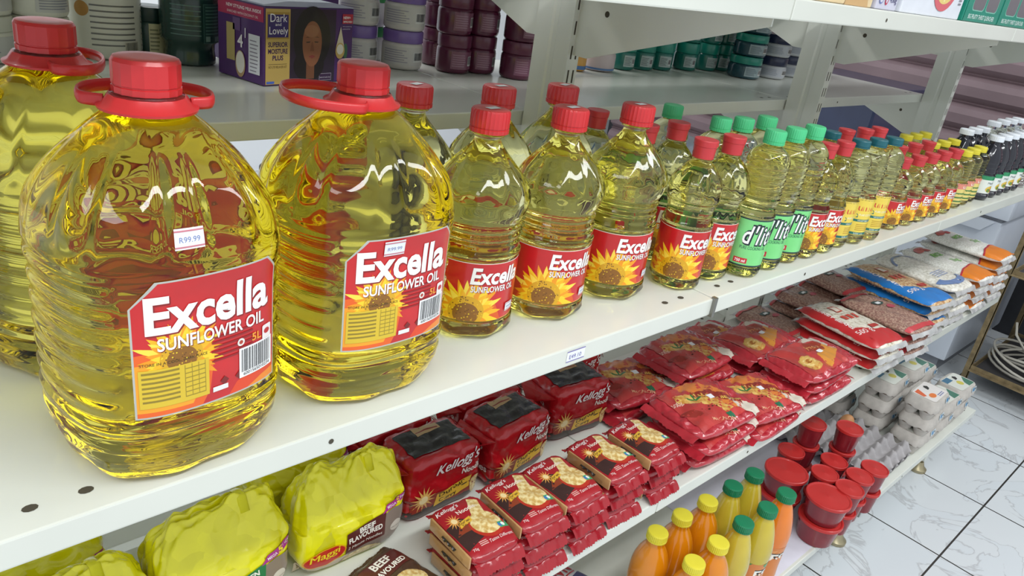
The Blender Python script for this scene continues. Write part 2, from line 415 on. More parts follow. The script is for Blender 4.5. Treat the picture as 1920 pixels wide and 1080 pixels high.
# ------------------------------------------------------------------ caps
def cap_mesh(name, r, h, m, z0, ribs=24, flip=False, parent=None, tamper=True, taper=0.0):
    bm = bmesh.new()
    if flip:
        prof = [(r*0.90, 0), (r*0.92, h*.3), (r*0.96, h*.62), (r*1.0, h*.66), (r*1.03, h*.95), (r*0.99, h), (r*0.6, h)]
    elif tamper:
        prof = [(r, 0), (r*1.01, h*.18), (r*0.965, h*.2), (r*0.965, h*.235), (r, h*.25), (r*0.995, h*.88), (r*0.93, h*.985), (r*0.86, h), (r*.5, h)]
    else:
        prof = [(r*1.02, 0), (r, h*.9), (r*.95, h), (r*.5, h)]
    seg = ribs*2 if ribs else 32
    lathe(bm, [(a, z0+b) for a, b in prof], seg, rf=(lambda t, rr, z, k: rr*(1 - (0.030 if (round(t/(2*PI)*seg) % 2 and rr > r*.9) else 0))) if ribs else None)
    if flip:
        box(bm, r*0.94, r*1.14, -r*.35, r*.35, z0+h*.62, z0+h*.74)
    bm.faces.ensure_lookup_table()
    return finish(bm, 'cap', m, parent, smooth=True, angle=28)
def sticker(parent, fmap, w=0.016, h=0.010, label='price sticker'):
    A = Art(); A.rect(-w/2, -h/2, w/2, h/2, '#e9edf2'); A.rect(-w/2, h*.34, w/2, h*.42, '#c77a86', 1); A.rect(-w/2, -h*.42, w/2, -h*.34, '#c77a86', 1)
    A.text('R99.99', 0, -h*.16, w=w*.7, m='#7a86b8', layer=1, align='c')
    return A.build('price_sticker', fmap, step=0.006, parent=parent, base=0.0022)

# ------------------------------------------------------------------ 5-litre bottle
def radius5(t, z):
    base = P5r(z)
    n = 3.4 if z < 0.19 else max(2.0, 3.4 - (z-0.19)*16)
    q = (abs(math.cos(t))**n + abs(math.sin(t))**n) ** (-1/n)
    return base * (1 + (q-1)*(0.75 if z < 0.23 else 0.75*max(0, 1-(z-0.23)/0.045)))
PR5 = [(0.066, 0.0), (0.078, 0.006), (0.085, 0.022), (0.0885, 0.045), (0.0885, 0.16), (0.0905, 0.185), (0.090, 0.205), (0.0845, 0.23), (0.070, 0.255), (0.048, 0.277), (0.031, 0.291), (0.0235, 0.297)]
SP5 = smooth_prof(PR5, 5)
def P5r(z):
    for (r0, z0), (r1, z1) in zip(SP5, SP5[1:]):
        if z0 <= z <= z1: return r0 + (r1-r0)*((z-z0)/(z1-z0) if z1 > z0 else 0)
    return SP5[-1][0]
def five_litre(label, loc, rz, handle_az, stick=None, rise=.025, reach=1.0):
    t = thing('oil_bottle', label, 'bottle', loc, rz)
    bm = bmesh.new(); seg = 140; rings = []
    zs = [0.0, 0.0015] + [0.004 + i*0.0024 for i in range(123)]
    zs = [z for z in zs if z < 0.296] + [0.2965]
    for z in zs:
        ring = []
        for i in range(seg):
            a = 2*PI*i/seg - PI/2; r = radius5(a, z)
            d = ((a + PI/2 + PI) % (2*PI)) - PI              # angle from the label side
            lab = abs(d) < 0.80
            if 0.035 < z < 0.195:                              # moulded hoops
                w = math.sin((z-0.035)/0.0195*2*PI); k = 0.0016 if not lab or z > 0.190 or z < 0.064 else 0.0
                k *= min(1, (z-0.035)/0.01, (0.195-z)/0.008); r += k*max(-0.4, w)
            if z < 0.04: r *= 1 + 0.02*math.cos(10*a)*(1 - z/0.04)    # fluted foot
            if 0.205 < z < 0.272:                              # long loops pressed in the shoulder
                u = math.cos(7*a); k = math.sin(PI*(z-0.205)/0.067)**.5; r -= 0.0026*k*max(0, 1-abs(u-0.35)*3.0)
                r += 0.0014*k*max(0, u-0.7)/.3 - .0012*k*max(0, -.4-u)
            ring.append(bm.verts.new((r*math.cos(a), r*math.sin(a), z)))
        rings.append(ring)
    neck = [(0.0225, 0.2975), (0.0225, 0.301), (0.0268, 0.302), (0.0268, 0.3045), (0.0225, 0.3055), (0.0225, 0.325)]
    for r, z in neck: rings.append([bm.verts.new((r*math.cos(2*PI*i/seg-PI/2), r*math.sin(2*PI*i/seg-PI/2), z)) for i in range(seg)])
    for p, q in zip(rings, rings[1:]):
        for i in range(seg): bm.faces.new((p[i], p[(i+1) % seg], q[(i+1) % seg], q[i]))
    bm.faces.new(rings[0][::-1]); bm.faces.new(rings[-1])
    finish(bm, 'bottle_body', OIL, t)
    cap_mesh('cap', 0.0252, 0.026, red_cap, 0.305, 18, parent=t)
    # collar and carrying strap
    bm = bmesh.new()
    lathe(bm, [(0.0235, 0.2925), (0.0365, 0.2925), (0.037, 0.2945), (0.0330, 0.2965), (0.0285, 0.303), (0.0235, 0.303)], 40, rf=lambda a, r, z, k: r*(1 - (0.05*max(0, math.cos(12*a)) if k in (3, 4) else 0)))
    c = finish(bm, 'neck_collar', red_cap, t, angle=40)
    bm = bmesh.new()
    half = [(0.031, 0.004), (0.044, 0.010), (0.0485, 0.022), (0.048, 0.038), (0.042, 0.056), (0.028, 0.069), (0.012, 0.0745), (0, 0.0755)]
    path = smooth_prof([(-x, y) for x, y in half] + [(x, y) for x, y in half[-2::-1]], 4)
    ca, sa = math.cos(handle_az), math.sin(handle_az); P3 = []
    for x, y in path:
        zz = 0.2965 + rise*max(0, y-0.004)/0.07; y *= reach; P3.append((x*ca - y*sa, x*sa + y*ca, zz))
    tube(bm, P3, 0, 8, flat=(0.0035, 0.0095)); finish(bm, 'carrying_strap', red_cap, t)
    # label
    def fp(x, y):
        a = -PI/2 + x/0.0915; a = a if abs(x) < 0.2 else a
        r = radius5(a, y); return Vector((r*math.cos(a), r*math.sin(a), y))
    A = Art(); w = 0.060; y0, y1 = 0.073, 0.187
    g = mat('excella_red_field', '#c61f22', 0.3, var=0.10, scale=28, coat=0.4)
    A.poly([(-w-.0015, y0-.0015), (w+.0015, y0-.0015), (w+.0015, y1-.01), (w-.01, y1+.0015), (-w+.016, y1+.0015), (-w-.0015, y1-.02)], '#b9bab2', 0)
    A.rect(-w+.004, y0+.004, w-.012, y1-.02, '#c02a1e', -3)
    A.poly([(-w, y0), (w, y0), (w, y1-.011), (w-.011, y1), (-w+.018, y1), (-w, y1-.02)], g, 0.6)
    A.poly([(-w, y0), (-0.012, y0), (-0.005, y0+.012), (-.001, y0+.04), (-.008, y0+.052), (-.03, y0+.06), (-w, y0+.055)], '#e8621c', 1)
    A.poly([(-w, y0+.004), (-.02, y0+.004), (-.012, y0+.02), (-.012, y0+.04), (-.03, y0+.05), (-w, y0+.046)], '#f0a01e', 1.3)
    A.poly([(.012, y0), (w, y0), (w, y0+.018), (.03, y0+.014), (.02, y0+.01)], '#e0461c', 1)
    A.poly([(.03, y0), (w, y0), (w, y0+.008), (.045, y0+.006)], '#ef8a22', 1.2)
    sunflower(A, -.027, y0+.049, .0165, 1.5)
    A.rect(-w+.002, y0+.008, -.006, y0+.042, '#d9b92c', 5)
    for i in range(7): A.rect(-w+.004, y0+.013+i*.0042, -.030, y0+.0148+i*.0042, '#8f7a20', 6)
    for i in range(7): A.rect(-.026, y0+.012+i*.0042, -.009, y0+.0128+i*.0042, '#9a8424', 6)
    for i in range(4): A.rect(-.026+i*.0055, y0+.012, -.0255+i*.0055, y0+.041, '#9a8424', 6)
    A.text('STORE IN A COOL, DARK PLACE', -w+.003, y0+.0455, w=.050, m='#4a3a14', layer=6)
    for i in range(6): A.rect(-.003+ (i % 2)*.002, y0+.036+i*.0042, .036, y0+.0375+i*.0042, '#8e1618', 6)
    for x_ in (.004, .018): A.poly([(x_, y0+.016), (x_+.004, y0+.020), (x_+.008, y0+.016), (x_+.004, y0+.012)], '#7a1714', 6)
    A.text('Excella', -.051, y1-.0425, w=.104, h=.030, m='#8b1417', layer=6.2, bold=.03); A.text('Excella', -.052, y1-.0412, w=.104, h=.030, m='#f6f3f0', layer=7, bold=.03)
    A.text('SUNFLOWER OIL', -.044, y1-.0572, w=.092, h=.0105, m='#7a1113', layer=7, bold=.02); A.text('SUNFLOWER OIL', -.0446, y1-.0565, w=.092, h=.0105, m='#f6f3f0', layer=7.6, bold=.02)
    A.rect(.046, y1-.0745, .056, y1-.0615, '#f2e9e6', 7, r=.0015); A.ell(.051, y1-.0675, .0032, .0026, '#c02a2a', 8)
    A.ell(.024, y0+.046, .0035, .0035, '#e6e2da', 7); A.ell(.024, y0+.046, .0018, .0018, '#b04030', 8)
    A.text('5L', .035, y0+.043, h=.007, m='#f0a030', layer=7, bold=.02)
    A.bars(.022, y0+.012, .057, y0+.040, layer=7); A.text('6001565010234', .026, y0+.0135, w=.028, m='#333333', layer=9)
    A.rect(-.003, y0+.008, .011, y0+.0125, '#e8e6e4', 7)
    A.build('label', numeric(fp), step=.006, parent=t, base=0.0010, dz=0.00010)
    if stick:
        def sp(x, y):
            a = -PI/2 + (stick[0]+x)/0.09; z = stick[1]+y; r = radius5(a, z); return Vector((r*math.cos(a), r*math.sin(a), z))
        sticker(t, numeric(sp), .022, .015)
    return t
b1 = five_litre('large five-litre red-capped sunflower oil bottle nearest the shelf front at its left end', (0.2075, 0.623, 0.9702), 0.13, -0.42, (-0.018, 0.218), .004, .62)
five_litre('large five-litre red-capped sunflower oil bottle cut off by the left edge, behind its twin', (0.186, 0.818, 0.9702), 0.35, -2.2, None, .0, .6)
b1.scale = (1.0, 1.0, 1.015)
five_litre('large five-litre sunflower oil bottle whose red strap sticks out to its left', (0.410, 0.637, 0.9702), 0.03, 1.25, (-0.016, 0.178), .004)

# ------------------------------------------------------------------ round bottles
def bottle(name, label, cat, prof, loc, capspec, labelspec, mbody, seg=40, rf=None, group=None, n=5, rz=0, stick=None):
    t = thing(name, label, cat, loc, rz, group)
    sp = smooth_prof(prof, n); bm = bmesh.new()
    lathe(bm, sp, seg, rf=rf); finish(bm, 'bottle_body', mbody, t, angle=None)
    cap_mesh(parent=t, **capspec)
    def rad(y):
        for (r0, z0), (r1, z1) in zip(sp, sp[1:]):
            if z0 <= y <= z1: return r0 + (r1-r0)*((y-z0)/(z1-z0) if z1 > z0 else 0)
        return sp[-1][0]
    if labelspec: labelspec(t, cylmap(lambda y: max(rad(y), 0.001)), rad)
    if stick: sticker(t, lambda x, y: cylmap(rad)(x+stick[0], y+stick[1]), .016, .011)
    return t
def excella_label(y0, y1, r):
    H = y1 - y0; C = 2*PI*r
    def f(t, m, rad):
        A = Art(); e = C*0.22; el = -C*0.385
        fld = mat('excella_red_field', '#c61f22', 0.3, var=0.10, scale=28, coat=0.4)
        A.rect(el, y0, e, y1, '#e4e2da', -3); A.rect(el, y0, e, y1, fld, 0); A.rect(el, y1-H*.012, e, y1, '#e7dccb', .5); A.rect(el, y0, e, y0+H*.012, '#e7b23a', .5)
        for cx in (-0.034*H/.082, -0.021*H/.082 - C*.36):
            A.poly([(cx-H*.5, y0), (cx+H*.62, y0), (cx+H*.48, y0+H*.3), (cx+H*.3, y0+H*.42), (cx, y0+H*.5), (cx-H*.35, y0+H*.42)], '#dd5a1b', 1)
            sunflower(A, cx, y0+H*.16, H*.29, 1.5)
        for k in (0,):
            x = -0.018*H/.082
            if k and x > e: continue
            A.text('Excella', x-H*.17, y1-H*.355, w=H*.92, h=H*.265, m='#7d1214', layer=6, bold=.03, shear=.12); A.text('Excella', x-H*.18, y1-H*.345, w=H*.92, h=H*.265, m='#f7f4f1', layer=6.8, bold=.03, shear=.12)
            A.text('SUNFLOWER OIL', x-H*.15, y1-H*.495, w=H*.80, h=H*.10, m='#7d1214', layer=6.5, bold=.02); A.text('SUNFLOWER OIL', x-H*.158, y1-H*.488, w=H*.80, h=H*.10, m='#f7f4f1', layer=7.2, bold=.02)
        A.build('label', m, step=.0055 if r > .04 else .005, clip=(el, y0, e, y1), parent=t, base=.0007, dz=.00008, stepy=.05)
    return f
# 2-litre
P2 = [(0.034, 0), (0.045, .004), (.0495, .013), (.0495, .024), (.048, .027), (.048, .105), (.0495, .109), (.0495, .114), (.0475, .118), (.0475, .124), (.0455, .128), (.0472, .133), (.0450, .138), (.0470, .143), (.0452, .149),
      (.0475, .155), (.0500, .161), (.0520, .171), (.0515, .180), (.0470, .194), (.0360, .213), (.0225, .231), (.0165, .240), (.0160, .245), (.0195, .2465), (.0195, .2485), (.016, .2495), (.016, .268)]
P2 = [(r*(1.17 if z < .185 else 1.17-.17*min(1, (z-.185)/.05)), z) for r, z in P2]
def rf2(t, r, z, k):
    if .165 < z < .236: r *= 1 + .022*math.cos(12*t + (z-.165)*18)*math.sin(PI*(z-.165)/.071)
    elif .125 < z < .155 and math.cos(t+PI/2) > -.2: r += .0006*math.cos(44*t)
    elif z < .016: r *= 1 + .03*math.cos(8*t)
    elif .112 < z < .155: r -= .004*max(0, math.cos(3*t+.9))**4
    return r
ex2 = bottle('oil_bottle', 'two-litre sunflower oil bottle right beside the five-litre bottle, price sticker on its red cap', 'bottle', P2, (0.600, 0.660, .9702), dict(name='cap', r=.0235, h=.0265, m=red_cap, z0=.2505, ribs=30),
             excella_label(.0275, .1045, .056), OIL2, 72, rf2, 'two-litre sunflower oil bottles', 3, rz=-.18, stick=(.030, .042))
A = Art(); A.rect(-.009, -.005, .009, .005, '#e9edf2'); A.build('cap_sticker', flatmap((0.002, 0, .2772), (1, .3, 0), (-.3, 1, 0)), parent=ex2, step=.02)
for x, y, lb in ((.7265, .650, 'second two-litre sunflower oil bottle in the front row, small white sticker on its red cap'), (.866, .652, 'third two-litre sunflower oil bottle, last before the smaller bottles')):
    dup(ex2, (x, y, .9702), -.18 + R_.uniform(-.05, .05), lb)
for x, y, lb in ((.585, .790, 'two-litre oil bottle behind the strap-handled five-litre one, neck empty and clear'), (.714, .774, 'two-litre oil bottle in the back row, beside the second white-lipped shelf seam'), (.842, .776, 'two-litre oil bottle in the back row, its cap against the first upright')):
    dup(ex2, (x, y, .9702), R_.uniform(-.3, .3), lb)
# 750 ml
P7 = [(.025, 0), (.0335, .003), (.0365, .010), (.0370, .019), (.0358, .021), (.0358, .100), (.0370, .103), (.0368, .106), (.0345, .111), (.0325, .118), (.0330, .128), (.0355, .137), (.0362, .139), (.0345, .1405), (.0362, .142), (.0375, .147), (.0380, .156),
      (.0360, .168), (.0300, .182), (.0215, .193), (.0155, .199), (.0145, .203), (.017, .204), (.0145, .2055), (.0140, .220)]
P7 = [(r*(1.09 if z < .17 else 1.09-.09*min(1, (z-.17)/.025)), z) for r, z in P7]
def rf7(t, r, z, k):
    if .107 < z < .137: r *= 1 - .018*max(0, math.cos(18*t))**2
    if .150 < z < .192: r *= 1 - .035*max(0, math.cos(16*t))**3*math.sin(PI*(z-.150)/.042)
    if z < .012: r *= 1 + .03*math.cos(6*t)
    return r
def scaled(prof, f, g=None): g = g or f; return [(r*f, z*g) for r, z in prof]
ex7 = bottle('oil_bottle', 'small sunflower oil bottle with flip cap, first after the two-litre bottles', 'bottle', P7, (.991, .612, .9702), dict(name='cap', r=.0178, h=.0275, m=flip_red, z0=.2045, ribs=0, flip=True),
             excella_label(.0215, .0995, .039), OIL2, 64, rf7, '750 ml flip-cap oil bottles', 3, rz=-.25)
for x, y, a, lb in ((1.074, .615, -.1, 'small flip-cap sunflower oil bottle beside the green-labelled bottles'), (1.051, .706, -.2, 'flip-cap oil bottle behind the pair next to the shelf clip'),
                 (.956, .798, .2, 'flip-cap oil bottle half hidden left of the third two-litre bottle'), (.969, .706, 1.2, 'flip-cap oil bottle peeping out right of the third two-litre bottle')):
    dup(ex7, (x, y, .9702), a, lb)
# d'lite bottles
PD = [(.024, 0), (.0315, .003), (.0345, .010), (.0350, .018), (.0335, .021), (.0335, .104), (.0350, .107), (.0345, .110), (.0325, .114), (.0320, .122), (.0335, .130), (.0350, .134)]
z = .134
for i in range(5): PD += [(.0350, z+.003), (.0337, z+.0065), (.0350, z+.010)]; z += .0115
PD += [(.0340, .199), (.0290, .209), (.0200, .217), (.0150, .2205), (.0145, .222), (.0170, .223), (.0145, .2245), (.0140, .235)]
def dlite_label(t, m, rad):
    y0, y1 = .0215, .1035; A = Art(); e = PI*.0335*.998
    A.rect(-e, y0, e, y1, '#e4e8e0', -3); A.rect(-e, y0, e, y1, mat('light_green_label', '#7fd884', .35, var=.05, coat=.3), 0); A.rect(-e, y1-.0022, e, y1, '#14343a', 1); A.rect(-e, y0, e, y0+.0022, '#14343a', 1)
    for x in (-.033, -.033 + e, -.033 - e):
        for bo, c, l in ((.075, '#14202c', 2), (.012, '#f4f7f4', 3)):
            A.text("d'lite", x, y0+.040, w=.062, h=.031, m=c, layer=l, bold=bo, shear=.2, space=1.1)
        A.text('PURE COOKING OIL', x-.001, y0+.030, w=.046, h=.0055, m='#17584a', layer=2)
        A.rect(x-.006, y0+.005, x+.016, y0+.014, '#c2262c', 2); A.text('750 ml', x-.004, y0+.007, w=.017, h=.0048, m='#ffffff', layer=3, bold=.02)
    A.build('label', m, step=.006, clip=(-e, y0, e, y1), parent=t, base=.0007, dz=.0001, stepy=.05)
dl = bottle('oil_bottle', 'mint-capped cooking oil bottle with light green label, first of its front row', 'bottle', PD, (1.147, .588, .9702), dict(name='cap', r=.0172, h=.022, m=green_cap, z0=.2225, ribs=30), dlite_label, OIL2, 48, None, 'mint-capped cooking oil bottles', 2, rz=-.3)
for x, y, a, lb in ((1.217, .590, -.35, 'mint-capped oil bottle in the middle of the front green-labelled trio'), (1.288, .592, -.32, 'mint-capped oil bottle at the right of the front green-labelled trio'),
                 (1.110, .764, 0, 'mint-capped oil bottle standing farthest back, above a red flip cap'), (1.122, .674, .3, 'mint-capped oil bottle behind the second flip-cap bottle'),
                 (1.175, .664, 0, 'mint-capped oil bottle in the second row between two red flip caps'), (1.248, .662, 0, 'mint-capped oil bottle in the second row, next to the second upright')):
    dup(dl, (x, y, .9702), a, lb)
# 500 ml
ex5 = bottle('oil_bottle', 'half-litre flip-cap sunflower oil bottle right after the green-labelled trio', 'bottle', scaled(P7, .85, .905), (1.352, .588, .9702), dict(name='cap', r=.0162, h=.025, m=flip_red, z0=.186, ribs=0, flip=True),
             excella_label(.0205, .0890, .033), OIL2, 48, rf=lambda t, r, z, k: rf7(t, r, z/.905, k), group='half-litre flip-cap oil bottles', n=2, rz=-.1)
for x, y, a, lb in ((1.417, .587, -.1, 'half-litre flip-cap sunflower oil bottle left of the yellow-labelled ones'), (1.357, .662, 1, 'half-litre flip-cap oil bottle behind the first half-litre one'), (1.555, .650, .4, 'half-litre flip-cap oil bottle behind the teal-capped bottles, first of three'),
                 (1.625, .642, .2, 'half-litre flip-cap oil bottle behind the teal-capped bottles, standing highest of three'), (1.69, .640, .1, 'half-litre flip-cap oil bottle behind the teal-capped bottles, last of three')):
    dup(ex5, (x, y, .9702), a, lb)
# teal-capped, yellow label
PS = [(r*.86, z*.87) for r, z in PD]
def sun_label(t, m, rad):
    y0, y1 = .021, .096; A = Art(); e = PI*.0288*.99
    A.rect(-e*.62, y0, e*.62, y1, mat('soft_yellow_label', '#e9cf52', .35, var=.04, coat=.3), 0)
    A.text('SunStar', -.034, y1-.024, w=.056, h=.013, m='#cf4a34', layer=2.5, bold=.02)
    A.poly([(-.026, y0+.044), (.03, y0+.049), (.03, y0+.041), (-.026, y0+.036), (-.022, y0+.040)], '#1d6e66', 1); A.text('PURE COOKING OIL', -.020, y0+.0405, w=.044, h=.004, m='#f0f4e8', layer=2)
    A.rect(-e*.62, y0+.028, e*.62, y0+.033, '#1d6e66', 1); A.text('VEGETABLE OIL', -.02, y0+.029, w=.035, h=.003, m='#f0f4e8', layer=2)
    A.rect(-e*.62, y0+.001, e*.62, y0+.006, '#1d6e66', 1); A.text('500 ml', -.02, y0+.002, w=.02, h=.003, m='#f0f4e8', layer=2)
    A.lines(-.02, y0+.010, .02, y0+.025, 4, '#c39a2c', 1)
    A.build('label', m, step=.007, parent=t, base=.0007, dz=.0001, stepy=.05)
sn = bottle('oil_bottle', 'teal-capped oil bottle with yellow label, left of the front teal-capped trio', 'bottle', PS, (1.482, .586, .9702), dict(name='cap', r=.0172, h=.0145, m=teal_cap, z0=.1965, ribs=0), sun_label, OIL2, 40, None, 'teal-capped oil bottles with yellow labels', 2, rz=.2)
for x, y, a, lb in ((1.546, .580, -.2, 'teal-capped oil bottle with yellow label, middle of the front teal-capped trio'), (1.612, .576, -.2, 'teal-capped oil bottle with yellow label, right of the front teal-capped trio'), (1.487, .648, .4, 'teal-capped oil bottle in the second row against the dark cabinet')):
    dup(sn, (x, y, .9702), a, lb)
# 375 ml
ex3 = bottle('oil_bottle', 'small flip-cap sunflower oil bottle, first of the front row of five', 'bottle', scaled(P7, .80, .665), (1.745, .590, .9702), dict(name='cap', r=.0165, h=.022, m=flip_red, z0=.134, ribs=0, flip=True),
             excella_label(.0145, .0655, .031), OIL2, 40, rf=lambda t, r, z, k: rf7(t, r, z/.665, k), group='small flip-cap oil bottles', n=2, rz=0)
ORD = ['first', 'second', 'third', 'fourth', 'fifth', 'sixth', 'seventh', 'eighth', 'ninth']
for i, x in enumerate((1.822, 1.899, 1.977, 2.053)): dup(ex3, (x, .587, .9702), -.05 + R_.uniform(-.1, .1), f'small flip-cap sunflower oil bottle, {ORD[i+1]} of the front row of five')
for i, x in enumerate((1.80, 1.885, 1.975, 2.062)): dup(ex3, (x, .655, .9702), R_.uniform(-.6, .6), f'small flip-cap oil bottle in the second row, {ORD[i]} of four')
# yellow caps
PY = scaled(PD, .86, .60)
def yel_label(t, m, rad):
    y0, y1 = .014, .066; A = Art(); e = PI*.0288*.99
    A.rect(-e, y0, e, y1, '#e3cf78', 0); A.rect(-e, y1-.014, e, y1, '#e08a76', 1)
    for k in range(3): A.rect(-e, y0+.004+k*.010, e, y0+.008+k*.010, '#4f7a3c', 1)
    A.text('OIL', -.012, y1-.012, h=.009, m='#f2e8d8', layer=2, bold=.03)
    A.build('label', m, step=.008, parent=t, base=.0007, dz=.0001, stepy=.05)
yb = bottle('oil_bottle', 'yellow-capped small oil bottle in the front row, nearest the red flip caps', 'bottle', PY, (2.150, .592, .9702), dict(name='cap', r=.0165, h=.014, m=yellow_cap, z0=.1315, ribs=0), yel_label, OIL2, 36, None, 'yellow-capped small oil bottles', 2)
for i, (x, y) in enumerate(((2.218, .595), (2.284, .599))): dup(yb, (x, y, .9702), 0, f'yellow-capped small oil bottle in the front row, {ORD[i+1]} from the red flip caps')
for i, x in enumerate((2.140, 2.215, 2.288)): dup(yb, (x, .668, .9702), 0, f'yellow-capped small oil bottle in the middle row, {ORD[i]} of three')
for i, x in enumerate((2.150, 2.218, 2.284)): dup(yb, (x, .742, .9702), 0, f'yellow-capped small oil bottle in the back row, {ORD[i]} of three')
# dark soy bottles
PK = [(.023, 0), (.030, .003), (.032, .010), (.032, .016), (.0305, .019), (.0305, .070), (.032, .073), (.0315, .080), (.0295, .086), (.0315, .092), (.0298, .098), (.0315, .104), (.029, .120), (.022, .138), (.0155, .147), (.0145, .152), (.014, .165)]
def soy_label(t, m, rad):
    y0, y1 = .020, .068; A = Art(); e = PI*.0305*.6
    A.rect(-e, y0, e, y1, '#dfe3dc', 0); A.rect(-e, y1-.011, e, y1, '#2a8a5a', 1); A.text('Marinade', -.018, y0+.026, w=.036, h=.006, m='#3a4a5a', layer=1)
    A.ell(-.004, y0+.012, .016, .009, '#dcb84a', 1); A.ell(.006, y0+.010, .009, .006, '#a84a2c', 2); A.ell(-.010, y0+.009, .006, .005, '#6f8a3a', 2)
    A.build('label', m, step=.008, parent=t, base=.0007, dz=.0001, stepy=.05)
def rfk(t, r, z, k): return r*(1 + (.03*math.cos(10*t) if z > .08 and z < .14 else 0))
sk = bottle('sauce_bottle', 'white-capped dark sauce bottle in the front row, nearest the yellow caps', 'bottle', PK, (2.358, .590, .9702), dict(name='cap', r=.0185, h=.014, m=white_cap, z0=.158, ribs=24), soy_label, SOY, 36, rfk, 'dark sauce bottles with white caps', 2)
for i, x in enumerate((2.428, 2.495, 2.563, 2.63)): dup(sk, (x, .590, .9702), R_.uniform(-.2, .2), f'white-capped dark sauce bottle in the front row, {ORD[i+1]} from the yellow caps')
for i, x in enumerate((2.345, 2.412, 2.478)): dup(sk, (x, .662, .9702), R_.uniform(-.2, .2), f'white-capped dark sauce bottle in the second row, {ORD[i]} from the yellow caps')
vb = bottle('vinegar_bottle', 'clear bottle with white cap behind the dark sauce bottles, first of four', 'bottle', scaled(PK, 1.05, 1.05), (2.60, .672, .9702), dict(name='cap', r=.0185, h=.014, m=white_cap, z0=.167, ribs=24), None, CLEAR, 32, rfk, 'clear white-capped bottles', 2)
for i, x in enumerate((2.70, 2.775, 2.85)): dup(vb, (x, .675, .9702), 0, f'clear bottle with white cap behind the dark sauce bottles, {ORD[i+1]} of four')
vb2 = dup(vb, (2.715, .592, .9702), 0, 'clear white-capped bottle in the front row at the shelf end')
dup(vb, (2.79, .592, .9702), 0, 'clear white-capped bottle last at the shelf end')
#@@PART2
from mathutils.bvhtree import BVHTree
# ------------------------------------------------------------------ soft packets
class Bag:
    """superquadric packet with creases: half sizes a, b, c; p squares the outline, q the sides"""
    def __init__(s, a, b, c, p=5, q=2.4, amp=.002, fr=28, seed=0, skirt=0.0):
        s.a, s.b, s.c, s.p, s.q, s.amp, s.fr, s.o = a, b, c, p, q, amp, fr, Vector((seed*3.7, seed*1.9, seed*5.3))
        r = random.Random(seed*7+1); s.folds = []; s.calm = (-9, 1)
        for k in range(6):
            f = Vector((r.gauss(0, 1), r.gauss(0, 1), r.gauss(0, .8))).normalized()*fr*(.45 + .28*k); s.folds.append((f, r.random(), .62/(1+.55*k)))
    def dis(s, P):
        v = P * s.fr + s.o; n = noise.noise(v)
        w = P + 0.010*noise.noise_vector(P*14 + s.o); d = 0.25*n
        for k, (f, e, h) in enumerate(s.folds):      # straight creases: sums of folded-paper waves
            u = w.dot(f) + e; d += h*(abs(u - math.floor(u) - .5)*4 - 1)*(.6 + .8*noise.noise(P*11 + s.o*(k+1)))
        d = s.amp * (d - .35) * (s.calm[1] if P.z < s.calm[0] else 1)
        return Vector((P.x*(1 + d/max(s.a, .01)*.5), P.y*(1 + d/max(s.b, .01)*.5), P.z + d*(1 if P.z > -s.c*.3 else 0.1)))
    def cube(s, x, y, z):
        r1 = (abs(x)**s.p + abs(y)**s.p) ** (1/s.p); t = (r1**s.q + abs(z)**s.q) ** (-1/s.q)
        return Vector((x*t*s.a, y*t*s.b, z*t*s.c))
    def fin(s, P): P = s.dis(P); P.z += s.c; return P
    def top(s, x, y):
        r = (min(1, abs(x)/s.a)**s.p + min(1, abs(y)/s.b)**s.p) ** (1/s.p); r = min(r, .999)
        return s.cast((x, y, 1), (0, 0, -1), s.fin(Vector((x, y, s.c*(1-r**s.q)**(1/s.q)))))
    def front(s, x, z):
        zz = min(.999, abs(z - s.c)/s.c); r = (1-zz**s.q)**(1/s.q); xx = min(abs(x)/s.a, r*.999)
        return s.cast((x, -1, z), (0, 1, 0), s.fin(Vector((x, -s.b*(max(0, r**s.p - xx**s.p))**(1/s.p), z - s.c))))
    def side(s, y, z):     # the face towards -x; y runs from far to near
        zz = min(.999, abs(z - s.c)/s.c); r = (1-zz**s.q)**(1/s.q); yy = min(abs(y)/s.b, r*.999)
        return s.cast((-1, -y, z), (1, 0, 0), s.fin(Vector((-s.a*(max(0, r**s.p - yy**s.p))**(1/s.p), -y, z - s.c))))
    def mesh(s, name, m, parent, n=22):
        bm = bmesh.new()
        for ax in range(3):
            for sg in (-1, 1):
                g = [[None]*(n+1) for _ in range(n+1)]
                for i in range(n+1):
                    for j in range(n+1):
                        u, v = math.tan((2*i/n-1)*.7853)*1.0, math.tan((2*j/n-1)*.7853)
                        c = [0, 0, 0]; c[ax] = sg; c[(ax+1) % 3] = u; c[(ax+2) % 3] = v
                        g[i][j] = bm.verts.new(s.fin(s.cube(*c)))
                for i in range(n):
                    for j in range(n):
                        q = (g[i][j], g[i+1][j], g[i+1][j+1], g[i][j+1]); bm.faces.new(q if sg > 0 else q[::-1])
        bmesh.ops.remove_doubles(bm, verts=bm.verts, dist=1e-5); bm.normal_update()
        s.tree = BVHTree.FromBMesh(bm)
        return finish(bm, name, m, parent)
    def cast(s, P, D, alt):
        hit = s.tree.ray_cast(Vector(P), Vector(D))[0]
        return hit if hit is not None else alt
